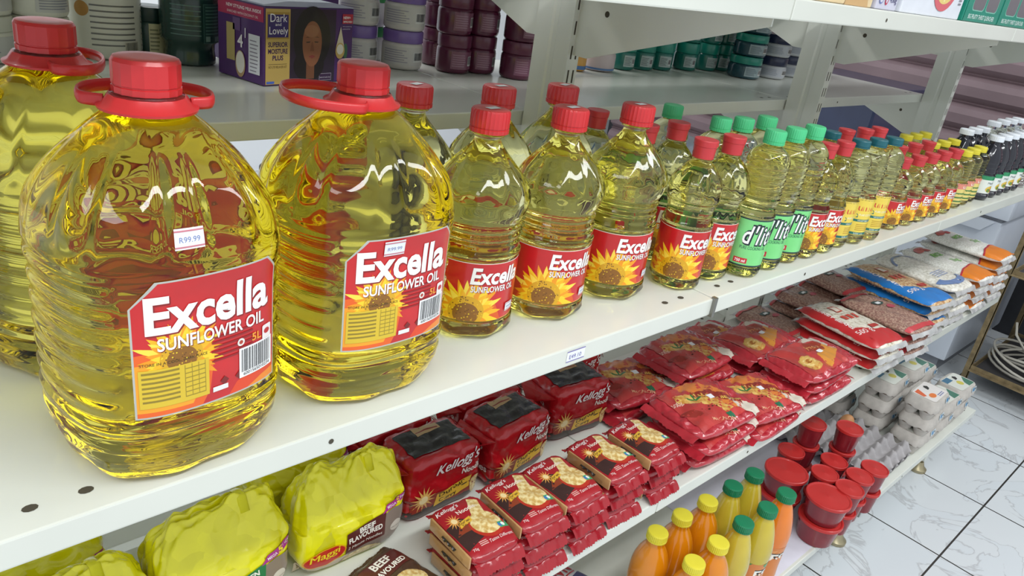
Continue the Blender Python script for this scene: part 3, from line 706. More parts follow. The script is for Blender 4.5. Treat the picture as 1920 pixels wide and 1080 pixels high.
def crimp(parent, x0, x1, y, z, ln, m, axis='y', seed=0, name='end_seal', droop=0.3):
    """flat sealed edge with a zigzag cut"""
    bm = bmesh.new(); n = 28; r = random.Random(seed); rows = []
    sg = 1 if ln > 0 else -1; ln = abs(ln)
    for k in range(4):
        row = []
        for i in range(n+1):
            t = i/n; u = x0 + (x1-x0)*t; d = ln*k/3 + (ln*.10 if (k == 3 and i % 2) else 0)
            zz = z - droop*d*k/3 + .0016*math.sin(t*19 + seed) * (k/3) + .001*math.sin(k*3.0)
            row.append(bm.verts.new((u, y + sg*d, zz) if axis == 'y' else (y + sg*d, u, zz)))
        rows.append(row)
    fs = [bm.faces.new((a[i], a[i+1], b[i+1], b[i])) for a, b in zip(rows, rows[1:]) for i in range(n)]
    r_ = bmesh.ops.extrude_face_region(bm, geom=fs)
    bmesh.ops.translate(bm, vec=(0, 0, .0008), verts=[v for v in r_['geom'] if isinstance(v, bmesh.types.BMVert)])
    bmesh.ops.recalc_face_normals(bm, faces=bm.faces)
    return finish(bm, name, m, parent, smooth=True, angle=30)
def foil(name, h, rough=.24, bump=.35, bscale=55, facet=.30, cells=48, coat=.5, var=.05, **k):
    """shiny packet film with creased, faceted reflections"""
    if name in MATS: return MATS[name]
    m = mat(name, h, rough, coat=coat, bump=bump, bscale=bscale, bdist=.003, var=var, **k); nt = m.node_tree; b = nt.nodes['Principled BSDF']
    tc = nt.nodes.new('ShaderNodeTexCoord'); nz = nt.nodes.new('ShaderNodeTexNoise'); nz.inputs['Scale'].default_value = 25
    nt.links.new(tc.outputs['Object'], nz.inputs['Vector'])
    mx = nt.nodes.new('ShaderNodeVectorMath'); mx.operation = 'MULTIPLY_ADD'; mx.inputs[1].default_value = (.03, .03, .03)
    nt.links.new(nz.outputs['Color'], mx.inputs[0]); nt.links.new(tc.outputs['Object'], mx.inputs[2])
    vo = nt.nodes.new('ShaderNodeTexVoronoi'); vo.inputs['Scale'].default_value = cells; nt.links.new(mx.outputs[0], vo.inputs['Vector'])
    sb = nt.nodes.new('ShaderNodeVectorMath'); sb.operation = 'SUBTRACT'; sb.inputs[1].default_value = (.5, .5, .5); nt.links.new(vo.outputs['Color'], sb.inputs[0])
    sc = nt.nodes.new('ShaderNodeVectorMath'); sc.operation = 'SCALE'; sc.inputs['Scale'].default_value = facet; nt.links.new(sb.outputs[0], sc.inputs[0])
    bp = [n for n in nt.nodes if n.type == 'BUMP'][0]
    ad = nt.nodes.new('ShaderNodeVectorMath'); ad.operation = 'ADD'; nt.links.new(bp.outputs['Normal'], ad.inputs[0]); nt.links.new(sc.outputs[0], ad.inputs[1])
    no = nt.nodes.new('ShaderNodeVectorMath'); no.operation = 'NORMALIZE'; nt.links.new(ad.outputs[0], no.inputs[0]); nt.links.new(no.outputs[0], b.inputs['Normal'])
    return m

# ---- noodle single packs
nd_red = foil('noodle_packet_red_foil', '#9c1420'); nd_tan = foil('noodle_packet_tan_foil', '#b78c5c'); nd_blk = foil('noodle_packet_black_foil', '#2b2422')
noodle_print = spots('noodle_cake_picture', '#c9a25a', '#ecd9a0', 160, .5, .3, .4)
def noodle_art(A, w, l):
    """print of one noodle packet, w wide (x), l long (y), centred"""
    A.rect(-w, -l, w, l, '#a31622', 0)
    A.poly([(-w*.95, -l*.75), (-w*.15, -l*.55), (-w*.05, l*.15), (-w*.4, l*.35), (-w, l*.25)], '#3a2220', 1)
    A.poly([(-w*.9, -l*.2), (-w*.1, -l*.2), (w*.1, l*.3), (-w*.5, l*.2)], '#8c3a20', 1.2)
    st = [(math.cos(a)*(w*.30 if i % 2 else w*.12) - w*.62, math.sin(a)*(l*.30 if i % 2 else l*.12) + l*.32) for i, a in enumerate(2*PI*k/28 for k in range(28))]
    A.poly(st, '#e0a050', 1.6); A.ell(-w*.62, l*.32, w*.10, l*.10, '#f3d9a0', 2)
    A.ell(w*.30, -l*.18, w*.66, l*.50, '#b5301c', 2.0); A.ell(w*.32, -l*.12, w*.58, l*.44, noodle_print, 2.6); A.poly([(w*.05, l*.2), (w*.6, l*.2), (w*.8, l*.75), (w*.5, l*.95), (w*.25, l*.6)], noodle_print, 2.7)
    A.poly([(-w*.62, -l*.02), (-w*.04, l*.10), (w*.0, l*.30), (-w*.56, l*.19)], '#e0b03a', 3); A.text('Durban', -w*.55, l*.10, w=w*.46, m='#3c2612', layer=3.5, rot=.12, bold=.02); A.text('Curry', -w*.50, l*.01, w=w*.34, m='#3c2612', layer=3.5, rot=.12, bold=.02)
    A.text("Kellogg's", -w*.93, l*.74, w=w*.95, h=l*.16, m='#f4ece8', layer=3, shear=.35, bold=.02, rot=.05); A.text('Noodles', -w*.30, l*.48, w=w*.9, h=l*.15, m='#f0e2d4', layer=3, bold=.02, rot=.05)
    A.rect(w*.62, -l*.52, w*.98, -l*.30, '#3fa06a', 3); A.ell(w*.80, -l*.41, w*.07, l*.07, '#e8f0e8', 3.6); A.ell(w*.66, -l*.41, w*.07, l*.07, '#3a7ab8', 3.6)
    A.text('Tastes Different', -w*.1, -l*.80, w=w*1.0, h=l*.10, m='#f0dcd8', layer=3, shear=.3); A.text('70g', -w*.85, -l*.84, w=w*.2, m='#f0dcd8', layer=3)
    A.lines(-w*.5, -l*.78, -w*.15, -l*.62, 3, '#d8a8a0', 3)
def noodle_pack(label, loc, rz, seed=0, group=None):
    t = thing('noodle_packet', label, 'packet', loc, rz, group)
    B = Bag(.045, .058, .0145, 6, 2.6, .0022, 40, seed); B.mesh('packet_body', nd_red, t, 18)
    A = Art(); noodle_art(A, .0415, .052); A.build('printed_front', numeric(B.top, .002), step=.005, parent=t, base=.0009, dz=.00010)
    crimp(t, -.042, .042, -.0545, .0115, -.014, nd_red, seed=seed, droop=.9); crimp(t, -.042, .042, .0545, .0115, .008, nd_red, seed=seed+1)
    bm = bmesh.new(); box(bm, -.0475, -.0445, -.050, .044, .004, .024, 0, .001); finish(bm, 'side_seam', nd_tan, t)
    crimp(t, -.020, .012, -.048, .016, -.003, nd_blk, axis='x', seed=seed+2, name='side_flap', droop=.4)
    return t
z0 = .5762
np0 = noodle_pack('noodle packet lying in the lowest layer at the front left of the single packs', (.620, .612, z0), .02, 1)
SN = [(.622, .607), (.715, .606), (.809, .606), (.912, .612), (1.015, .610)]
WHO = ['leftmost', 'second', 'third', 'fourth', 'rightmost']
for i, (x, y) in enumerate(SN):
    for k in range(3):
        zz = z0 + k*.0300
        lb = f"{WHO[i]} of the five noodle stacks, {['bottom', 'middle', 'top'][k]} packet, red with curry noodle picture"
        ox, oy, a = R_.uniform(-.004, .004), R_.uniform(-.004, .004) - (.006 if k == 0 else 0), R_.uniform(-.05, .05)
        if i == 0 and k == 0: np0['label'] = lb; np0.location = (x+ox, y+oy, zz)
        else: dup(np0, (x+ox, y+oy, zz), a, lb)

# ---- five-pack noodle parcels, red
kg_red = foil('noodle_parcel_red_film', '#b3161f', bump=.5); clear_blk = foil('dark_window_film', '#1f1c20', bump=.7, rough=.18)
def parcel(label, loc, rz, seed):
    t = thing('noodle_parcel', label, 'parcel', loc, rz, 'red noodle parcels')
    B = Bag(.074, .048, .058, 9, 7, .0055, 44, seed); B.mesh('parcel_body', kg_red, t, 26)
    A = Art()
    A.rect(-.072, .006, .072, .040, '#3a2b28', 0); A.rect(-.072, .020, .072, .046, '#8c2a1c', .3)
    st = [(math.cos(a)*(.024 if i % 2 else .010) - .045, math.sin(a)*(.024 if i % 2 else .010) + .042) for i, a in enumerate(2*PI*k/28 for k in range(28))]
    A.poly(st, '#e3b060', 1.2); A.ell(-.045, .042, .008, .008, '#f6e0a8', 1.8)
    A.poly([(-.022, .018), (.048, .030), (.052, .052), (-.018, .042)], '#e0b238', 2); A.text('Durban', -.013, .0335, w=.052, h=.0085, m='#3c2612', layer=3, rot=.19, bold=.02); A.text('Curry', -.012, .0225, w=.034, h=.0075, m='#3c2612', layer=3, rot=.16, bold=.02)
    A.ell(.062, .030, .012, .018, noodle_print, 2.4)
    A.text("Kellogg's", -.022, .078, w=.088, h=.019, m='#8e0f18', layer=3, shear=.35, bold=.05, rot=.06); A.text("Kellogg's", -.023, .079, w=.088, h=.019, m='#f6efec', layer=4, shear=.35, bold=.025, rot=.06)
    A.text('Noodles', .030, .062, w=.044, h=.011, m='#f2e4d8', layer=4, bold=.03)
    A.build('printed_front', numeric(B.front, .002), step=.006, parent=t, base=.0014, dz=.00012)
    A = Art(); A.rect(-.056, -.030, .056, .032, clear_blk, 0); A.poly([(-.02, .012), (.03, .018), (.03, .034), (-.02, .034)], '#b99a70', 1); A.rect(-.018, .02, .026, .023, '#8a2a22', 1.5)
    A.build('window_panel', numeric(B.top, .002), step=.006, parent=t, base=.0013)
    A = Art(); A.text('500g', -.035, .075, w=.05, m='#ecdcd8', layer=1, bold=.02); A.text('Noodles', -.04, .030, w=.07, m='#ecdcd8', layer=1, bold=.02)
    A.build('printed_end', numeric(B.side), step=.01, parent=t, base=.0014)
    for sx in (-1, 1):
        bm = bmesh.new(); r = random.Random(seed + sx)
        pts = [(sx*.074, -.042, .10), (sx*.074, .042, .10), (sx*.098, .030, .085 + r.uniform(-.01, .015)), (sx*.102, 0, .075), (sx*.096, -.028, .088 + r.uniform(-.01, .01))]
        c = [bm.verts.new(p) for p in pts]; f = bm.faces.new(c if sx > 0 else c[::-1])
        e = bmesh.ops.extrude_face_region(bm, geom=[f]); bmesh.ops.translate(bm, vec=(0, 0, -.0015), verts=[v for v in e['geom'] if isinstance(v, bmesh.types.BMVert)])
        bmesh.ops.recalc_face_normals(bm, faces=bm.faces); finish(bm, 'end_fold', kg_red, t, smooth=False)
    return t
pc = parcel('red noodle parcel standing just right of the tall yellow parcel', (.664, .772, z0), .0, 3)
dup(pc, (.828, .770, z0), .10, 'red noodle parcel in the middle of the front three, turned slightly')
dup(pc, (1.02, .798, z0), -.10, 'red noodle parcel at the right of the front three, beside the pasta bags')
p4 = dup(pc, (.640, .862, z0), .02, 'red noodle parcel in the back row nearest the yellow parcels')
p4.scale = (1, .75, .95); p5 = dup(pc, (.850, .862, z0), .0, 'red noodle parcel in the middle of the back row with a green band'); p5.scale = (1, .75, .9)
p6 = dup(pc, (1.085, .868, z0), .02, 'red noodle parcel at the right end of the back row, under the price ticket'); p6.scale = (1, .75, 1.0)

# ---- yellow noodle parcels
mg_yel = foil('yellow_parcel_film', '#f0e810', .22, bump=.5, bscale=30, facet=.45, cells=42, scale=12, coat=.8)
def maggi(label, loc, rz, seed, kind='CHICKEN', H=.078, group='yellow noodle parcels'):
    t = thing('noodle_parcel', label, 'parcel', loc, rz, group)
    B = Bag(.086, .044, H, 6, 4.2, .0100, 38, seed); B.calm = (H*.05, .30)
    def gather(P):            # film gathers into a ragged ridge above the packs
        if P.z > H*1.25:
            k = (P.z - H*1.25)/(H*.75); P.y *= 1 - .72*k; P.z += .012*k*noise.noise(Vector((P.x*30 + seed*5, 0, seed)))
            P.x *= 1 - .06*k
        return P
    of = B.fin; B.fin = lambda P: gather(of(P)); B.mesh('parcel_body', mg_yel, t, 46)
    A = Art(); c = '#137a4a' if kind == 'CHICKEN' else '#5a2420'
    y = .012
    A.rect(-.086, y-.010, .086, y+.012, '#c9b8a0' if kind != 'CHICKEN' else '#bfae8e', 0)
    A.poly([(-.012, y-.012), (.086, y-.012), (.086, y+.062), (.06, y+.066), (-.012, y+.040)], '#8d7d72', .5)
    A.poly([(-.016, y+.012), (.046, y+.022), (.046, y+.066), (-.016, y+.050)], c, 1.2)
    A.text(kind, -.008 if kind == 'CHICKEN' else .004, y+.044, w=.046 if kind == 'CHICKEN' else .026, h=.009, m='#f4f1e6', layer=2.4, bold=.035, rot=.12); A.text('FLAVOURED', -.012, y+.031, w=.054, h=.009, m='#f4f1e6', layer=2.4, bold=.035, rot=.12)
    A.text('2 Minute Noodles', -.013, y+.020, w=.055, h=.005, m='#f4f1e6', layer=2.4, shear=.2, rot=.12)
    A.poly([(.040, y+.062), (.084, y+.076), (.086, y+.090), (.048, y+.076)], '#b0308e', 2); A.text('MEGA', .049, y+.0675, w=.014, h=.005, m='#f4e8f0', layer=3, rot=.3, bold=.02); A.text('5', .064, y+.071, h=.010, m='#f2dc2c', layer=3.2, bold=.04, rot=.2); A.text('PACK', .071, y+.0765, w=.012, h=.005, m='#f4e8f0', layer=3, rot=.3, bold=.02)
    A.ell(-.048, y+.024, .032, .016, '#e8a81c', 1.6, rot=.1); A.ell(-.048, y+.024, .030, .0145, '#c3221f', 2, rot=.1); A.text('Maggi', -.071, y+.021, w=.046, h=.012, m='#f4dc2c', layer=3, bold=.03, shear=.15, rot=.1)
    A.ell(.012, y-.002, .036, .013, '#7a4a32', 1.2); A.ell(.012, y+.002, .032, .010, noodle_print, 1.8); A.ell(.066, y+.03, .010, .010, '#d8cfc2', 1.8)
    A.text('SIMPLY GOOD', .057, y+.027, w=.018, m='#4a3a34', layer=2.4)
    A.build('printed_front', numeric(B.front, .003), step=.005, clip=(-.085, .006, .085, H*1.42), parent=t, base=.0012, dz=.00015)
    # back seal strip running over the top
    bm = bmesh.new(); pts = [B.top(.030, yy) + Vector((0, 0, .002)) for yy in (-.020, -.010, 0, .010, .020)]
    tube(bm, pts, 0, 8, flat=(.012, .003)); finish(bm, 'top_seal', mg_yel, t)
    return t
maggi('tall yellow noodle parcel with brown beef flavour panel, its ridge standing highest', (.488, .748, z0), -.03, 2, 'BEEF', .082)
maggi('crumpled yellow noodle parcel with green chicken panel, left of the beef one', (.302, .748, z0), .03, 5, 'CHICKEN', .086)
maggi('crumpled yellow noodle parcel at the lower left, mostly below the picture', (.128, .735, z0), .10, 8, 'CHICKEN', .080)
maggi('yellow noodle parcel in the back row, chicken label just showing under the oil shelf', (.110, .855, z0), .0, 11, 'CHICKEN', .062)
maggi('yellow noodle parcel with brown end behind the beef flavoured one', (.468, .862, z0), .02, 14, 'BEEF', .070)
def flatpack(label, loc, rz, col, txt, seed):
    t = thing('noodle_packet', label, 'packet', loc, rz, 'loose packets before the yellow parcels')
    B = Bag(.045, .058, .0145, 6, 2.6, .003, 36, seed); B.mesh('packet_body', foil('film_'+col[1:], col), t, 16)
    A = Art(); A.rect(-.038, .01, .038, .045, '#5a2420' if txt == 'BEEF' else '#137a4a', 0); A.text(txt, -.018, .030, w=.036, m='#f4f1e6', layer=1, bold=.03); A.text('FLAVOURED', -.032, .016, w=.064, m='#f4f1e6', layer=1, bold=.03); A.ell(0, -.02, .03, .022, noodle_print, 1)
    A.build('printed_front', numeric(B.top, .002), step=.006, parent=t, base=.001); crimp(t, -.042, .042, .0545, .0115, .01, MATS['film_'+col[1:]], seed=seed)
flatpack('loose brown beef noodle packet leaning below the leftmost noodle stack', (.510, .628, z0), .25, '#4f3a2c', 'BEEF', 3)
flatpack('loose yellow noodle packet at the foot of the beef flavoured parcel', (.405, .622, z0), -.1, '#d9cf20', 'CHICKEN', 4)

# ---- pasta bags
pa_red = foil('pasta_bag_red_film', '#b42a36', rough=.25, bump=.55, bscale=34, facet=.4, coat=.7); pa_fade = foil('pasta_bag_field', '#bd3c3a', rough=.28, facet=.22, coat=.5, var=.18, scale=14)
maca = spots('macaroni_picture', '#c98a3a', '#e6bf6a', 90, .5, .3, .4)
def pasta(label, loc, rz, seed, kind='macaroni', L=.105, w=.076, h=.0165, group='red pasta bags'):
    t = thing('pasta_bag', label, 'bag', loc, rz, group)
    B = Bag(L, w, h, 5, 2.3, .0048, 46, seed); B.mesh('bag_body', pa_red, t, 30)
    A = Art(); sx, sy = L, w
    A.poly([(-.80*sx, -.8*sy), (.55*sx, -.8*sy), (.62*sx, .82*sy), (-.80*sx, .82*sy)], pa_fade, 0)
    if kind == 'macaroni':
        A.poly([(-.25*sx, .85*sy), (.3*sx, .9*sy), (.62*sx, .1*sy), (.5*sx, -.75*sy), (.15*sx, -.3*sy)], '#d9803a', .6)
        A.poly([(-.62*sx, .25*sy), (-.50*sx, .55*sy), (-.1*sx, .35*sy), (.12*sx, .1*sy), (.30*sx, -.55*sy), (.05*sx, -.62*sy), (-.05*sx, -.2*sy)], maca, 1.2)
        A.poly([(.42*sx, -.2*sy), (.78*sx, -.5*sy), (.86*sx, -.9*sy), (.60*sx, -.95*sy), (.40*sx, -.6*sy)], '#d8cdbd', 1)
        A.poly([(-.1*sx, .45*sy), (.35*sx, .30*sy), (.72*sx, -.35*sy), (.62*sx, -.55*sy), (.2*sx, -.05*sy), (-.2*sx, .3*sy)], '#8f2a22', 2)
        A.text('PASTA & BENNIS', -.12*sx, .28*sy, w=sx*.95, m='#e9c25a', layer=3, rot=-.62, bold=.02)
        for ang in (.2, 1.2, 2.4): A.ell(-.22*sx + .1*sx*math.cos(ang), .12*sy + .14*sy*math.sin(ang), .11*sx, .035*sy, '#2f7a3a', 2.5, rot=ang)
        for q in range(6): A.ell((-.36 + .07*q)*sx, (-.22 - .05*(q % 3))*sy, .018*sx, .025*sy, '#5a2014', 2.5)
        A.text('MACARONI', -.42*sx, -.66*sy, w=sx*.52, m='#eab08a', layer=3, rot=-.35, bold=.01); A.text('500g', -.78*sx, .18*sy, w=sx*.26, m='#f0d0c0', layer=3, bold=.01)
        A.rect(-.02*sx, -.80*sy, .14*sx, -.62*sy, '#1f6a48', 3); A.ell(-.62*sx, -.22*sy, .22*sx, .12*sy, '#8f2a22', 2, rot=-.5)
    else:
        A.poly([(-.1*sx, -.8*sy), (.7*sx, -.2*sy), (.6*sx, .3*sy), (.0*sx, -.1*sy)], '#d9933a', .6)
        A.poly([(-.1*sx, .15*sy), (.15*sx, .62*sy), (.60*sx, .45*sy), (.45*sx, .02*sy)], '#9a3420', 1.2); A.text('Pasta', -.0*sx, .2*sy, w=sx*.4, m='#e0a060', layer=2, rot=-.1)
        A.poly([(.25*sx, .85*sy), (.72*sx, .80*sy), (.78*sx, .2*sy), (.60*sx, .1*sy), (.60*sx, .5*sy), (.25*sx, .66*sy)], '#d4cabb', 1.5)
        A.ell(-.42*sx, -.28*sy, .26*sx, .36*sy, '#cfa050', 2); A.ell(-.42*sx, -.28*sy, .24*sx, .33*sy, maca, 2.3)
        for rr in (.2, .15, .1): A.ell(-.42*sx, -.24*sy, rr*sx, rr*1.35*sy, '#d9b060' if rr != .15 else '#e9cc88', 2.6 + (.2-rr)*5)
        A.ell(-.42*sx, -.22*sy, .07*sx, .09*sy, '#a86a28', 3.4)
        A.text('500g', .62*sx, -.05*sy, w=sx*.2, m='#f0d0c0', layer=2)
    A.build('printed_front', numeric(B.top, .002), step=.006, parent=t, base=.0011, dz=.00012)
    A = Art(); A.rect(-.008, -.0055, .008, .0055, '#eef0f4'); px, py = (.15*sx, .05*sy) if kind == 'macaroni' else (.2*sx, .0)
    A.build('price_sticker', (lambda f: (lambda x, y: f(x+px, y+py)))(numeric(B.top)), step=.01, parent=t, base=.0022)
    crimp(t, -w*.85, w*.85, -L*.97, h*.95, -.016, pa_red, axis='x', seed=seed, droop=.5); crimp(t, -w*.85, w*.85, L*.97, h*.95, .016, pa_red, axis='x', seed=seed+1, droop=.6)
    return t
pm = pasta('x', (1.215, .612, z0), -.04, 2); TREE.clear()
pm['label'] = 'red macaroni bag at the bottom of the big front stack next to the noodle packets'
dup(pm, (1.222, .604, z0+.032), .03, 'red macaroni bag, second layer of the big front stack'); dup(pm, (1.216, .612, z0+.0635), -.05, 'big red macaroni bag lying on top of the front stack, white sticker in its middle')
dup(pm, (1.405, .596, z0), .05, 'red macaroni bag under the right-hand macaroni stack, lowest layer'); dup(pm, (1.400, .600, z0+.032), -.12, 'red macaroni bag on the second macaroni stack, sticker beside a green leaf')
dup(pm, (1.205, .790, z0), .05, 'red macaroni bag lying behind the big front one, lowest'); dup(pm, (1.20, .785, z0+.032), -.1, 'red macaroni bag lying behind the big front one, partly hidden by the noodle parcel')
dup(pm, (1.372, .762, z0), .1, 'red macaroni bag at the back between two stacks, lowest'); dup(pm, (1.372, .765, z0+.032), PI-.15, 'red macaroni bag at the back with its green leaf turned away, second layer')
dup(pm, (1.370, .765, z0+.064), .05, 'red macaroni bag topmost of the back stack')
pt = pasta('pasta-nest bag in the lowest layer at the shelf edge beside the bean bags', (1.655, .603, z0), -.02, 6, 'nests', .118, .070, .0155, 'pasta-nest bags')
dup(pt, (1.650, .606, z0+.030), .05, 'pasta-nest bag in the second layer at the shelf edge'); dup(pt, (1.640, .600, z0+.0595), -.04, 'pasta-nest bag topmost at the shelf edge, round nest picture and tilted white sticker')
dup(pt, (1.665, .752, z0), .0, 'pasta-nest bag under the second nest bag'); dup(pt, (1.655, .752, z0+.030), .05, 'pasta-nest bag behind the topmost front one, round nest picture')
dup(pt, (1.60, .842, z0), .05, 'pasta-nest bag lying farthest back by the bare shelf')

# ---- dry goods in see-through bags
def pulse(name, label, loc, rz, m, band, seed, w=.082, L=.125, h=.0165, group=None, kind='band', txt=''):
    t = thing(name, label, 'bag', loc, rz, group)
    B = Bag(w, L, h, 5, 2.3, .0022, 34, seed); B.mesh('bag_body', m, t, 34)
    A = Art()
    if kind == 'band':        # coloured strip down one long side and over the near end
        A.rect(-w*.99, -L*.95, -w*.58, L*.95, band, 0); A.poly([(-w*.6, -L*.95), (w*.85, -L*.95), (w*.85, -L*.55), (w*.1, -L*.48), (-w*.6, -L*.25)], band, 0)
        A.text('500 g', -w*.80, -L*.52, w=w*.8, h=w*.2, m='#f2e4e0', layer=1, bold=.02, rot=-.0); A.text(txt, -w*.68, L*.75, w=L*1.05, h=w*.13, m='#f4e8e4', layer=1, bold=.03, rot=-PI/2)
        A.rect(-w*.1, L*.35, w*.25, L*.62, '#c8503a', .5, r=.004); A.rect(-w*.06, L*.39, w*.21, L*.58, '#f0e4d4', 1, r=.003)
        for k in range(3): A.rect(w*(-.3+.3*k), L*.02, w*(-.12+.3*k), L*.2, '#cc4a3a', .5)
        A.rect(w*.1, -L*.42, w*.6, -L*.30, '#b8342e', 1, r=.004)
    elif kind == 'oval':
        A.ell(0, L*.3, w*.30, L*.10, '#2a4a44', 0, rot=-.1); A.rect(-w*.1, L*.25, w*.15, L*.34, '#eef0f2', 1); A.ell(w*.3, L*.05, w*.2, L*.09, '#b8485a', 0)
        A.rect(-w*.9, -L*.93, w*.9, -L*.80, '#c43a40', 0); A.rect(-w*.9, L*.80, w*.9, L*.93, '#c43a40', 0)
    elif kind == 'arc':
        A.poly([(w*math.cos(a)*.95, -L*.55 + L*.30*math.sin(a)) for a in (-PI + PI*k/12 for k in range(13))] + [(w*math.cos(a)*.62, -L*.52 + L*.16*math.sin(a)) for a in (-PI*k/12 for k in range(13))], '#6d86b4', 0)
        A.poly([(w*math.cos(a)*.9, L*.40 + L*.34*math.sin(a)) for a in (PI*k/12 for k in range(13))] + [(w*math.cos(a)*.8, L*.40 + L*.28*math.sin(a)) for a in (PI - PI*k/12 for k in range(13))], '#7d8db0', 0)
        for k in range(4): A.rect(-w*.45, -L*(.42-.06*k), w*.40, -L*(.445-.06*k), '#9aa6c4', 1)
    else:                      # rice: orange end, green and red marks
        A.poly([(-w*.98, -L*.95), (w*.98, -L*.95), (w*.98, -L*.50), (w*.5, -L*.42), (-w*.5, -L*.50), (-w*.98, -L*.60)], '#e58220', .6)
        A.poly([(-w*.98, -L*.60), (-w*.5, -L*.50), (w*.5, -L*.42), (w*.98, -L*.50), (w*.98, -L*.46), (w*.5, -L*.38), (-w*.5, -L*.46), (-w*.98, -L*.56)], '#b8283a', 1)
        A.ell(-w*.2, L*.70, w*.5, L*.12, '#c05a4a', .5, rot=.3); A.ell(w*.15, L*.60, w*.2, L*.08, '#b03a34', 1)
        A.text('RICE', -w*.45, L*.22, w=w*.8, m='#6fb548', layer=1, bold=.04, shear=.2); A.text('2kg', w*.0, -L*.15, w=w*.5, m='#6fb548', layer=1, bold=.03)
    A.build('printed_front', numeric(B.top, .002), step=.006, parent=t, base=.0018, dz=.00015)
    crimp(t, -w*.88, w*.88, -L*.965, h*.9, -.010, mat('clear_seal_film', '#b9b9b8', .2, var=.2, coat=.6), seed=seed, droop=1.0); crimp(t, -w*.88, w*.88, L*.965, h*.9, .012, MATS['clear_seal_film'], seed=seed+2)
    return t
m_sb = spots('white_sugar_beans', '#a89c86', '#e9e4d4', 110, .42, vor=False, third='#d8cdb8'); m_lent = spots('brown_lentils', '#8a6258', '#b99a86', 190, .5, third='#a07a6c'); m_split = spots('mixed_soup_grains', '#b07a50', '#e2c8a0', 150, .5, third='#cfa878')
m_samp = spots('white_samp_grains', '#c9c3b4', '#efece2', 130, .45); m_rice = spots('white_rice_grains', '#cfcdc2', '#f0efe9', 260, .45)
def stack(maker, n, x, y, dz, jit, labels, rz=0):
    first = maker(); 
    for k in range(n):
        X, Y, A_ = x + R_.uniform(-jit, jit), y + R_.uniform(-jit, jit), rz + R_.uniform(-.05, .05)
        if k == 0: first.location = (X, Y, z0); first.rotation_euler.z = A_; first['label'] = labels[0]
        else: dup(first, (X, Y, z0 + k*dz), A_, labels[k])
LAY = ['lowest', 'second', 'third', 'fourth', 'fifth']
stack(lambda: pulse('bean_bag', 'x', (0, 0, 0), 0, m_sb, '#c0262a', 2, .078, .118, .0160, 'red-edged bean bags', 'band', 'KIDNEY BEANS'), 3, 1.930, .640, .0305, .004, [f'red-edged bag of white beans, {a} in its stack' for a in ('lowest', 'middle')] + ['red-edged bag of white beans lying on top, 500 g on its corner'], -.10)
stack(lambda: pulse('lentil_bag', 'x', (0, 0, 0), 0, m_lent, '#c0262a', 4, .078, .110, .0160, 'brown lentil bags', 'oval'), 3, 2.105, .625, .0305, .004, ['brown lentil bag, lowest between red and blue bags', 'brown lentil bag, middle between red and blue bags', 'brown lentil bag on top between red and blue bags, sticker on a dark oval'], -.10)
lb_ = pulse('lentil_bag', 'brown lentil bag in the back row, lowest, behind the red-edged bags', (2.03, .808, z0), .0, m_lent, '#c0262a', 7, .072, .085, .0160, 'lentil bags of the back row', 'oval')
dup(lb_, (2.04, .806, z0+.0305), .05, 'brown lentil bag in the back row, middle, behind the red-edged bags'); dup(lb_, (2.185, .806, z0), -.05, 'brown lentil bag in the back row beside the blue-edged bags, lowest'); dup(lb_, (2.185, .808, z0+.0305), .0, 'brown lentil bag in the back row beside the blue-edged bags, middle'); dup(lb_, (2.185, .810, z0+.061), -.15, 'brown lentil bag topmost in the back row, white sticker on a dark oval')
dup(lb_, (1.86, .815, z0), .02, 'brown lentil bag lying alone on the bare board at the back')
stack(lambda: pulse('soup_mix_bag', 'x', (0, 0, 0), 0, m_split, '#1d78c4', 9, .080, .135, .0165, 'blue-edged grain bags', 'band', 'SOUP MIX'), 4, 2.285, .672, .0315, .005, ['blue-edged grain bag, lowest of its stack', 'blue-edged grain bag, second from the shelf board', 'blue-edged grain bag, just under the top one', 'blue-edged grain bag on top, 500 g in white on its corner'], -.10)
stack(lambda: pulse('samp_bag', 'x', (0, 0, 0), 0, m_samp, '#7d8db0', 11, .082, .130, .0165, 'clear white samp bags', 'arc'), 4, 2.470, .672, .0320, .005, [f'clear bag of white samp with blue arc, {a} in its stack' for a in LAY[:3]] + ['clear bag of white samp with blue arc, topmost beside the rice'], -.06)
stack(lambda: pulse('rice_bag', 'x', (0, 0, 0), 0, m_rice, '#e58220', 13, .080, .130, .0160, 'orange-ended rice bags', 'rice'), 4, 2.660, .668, .0315, .004, [f'orange-ended rice bag nearer the samp, {a} in its stack' for a in LAY[:3]] + ['orange-ended rice bag nearer the samp, topmost and flat'], -.03)
stack(lambda: pulse('rice_bag', 'x', (0, 0, 0), 0, m_rice, '#e58220', 15, .078, .130, .0165, 'orange-ended rice bags', 'rice'), 5, 2.835, .672, .0325, .004, [f'orange-ended rice bag at the shelf end, {a} in its stack' for a in LAY[:4]] + ['orange-ended rice bag at the shelf end, highest of all'], .0)

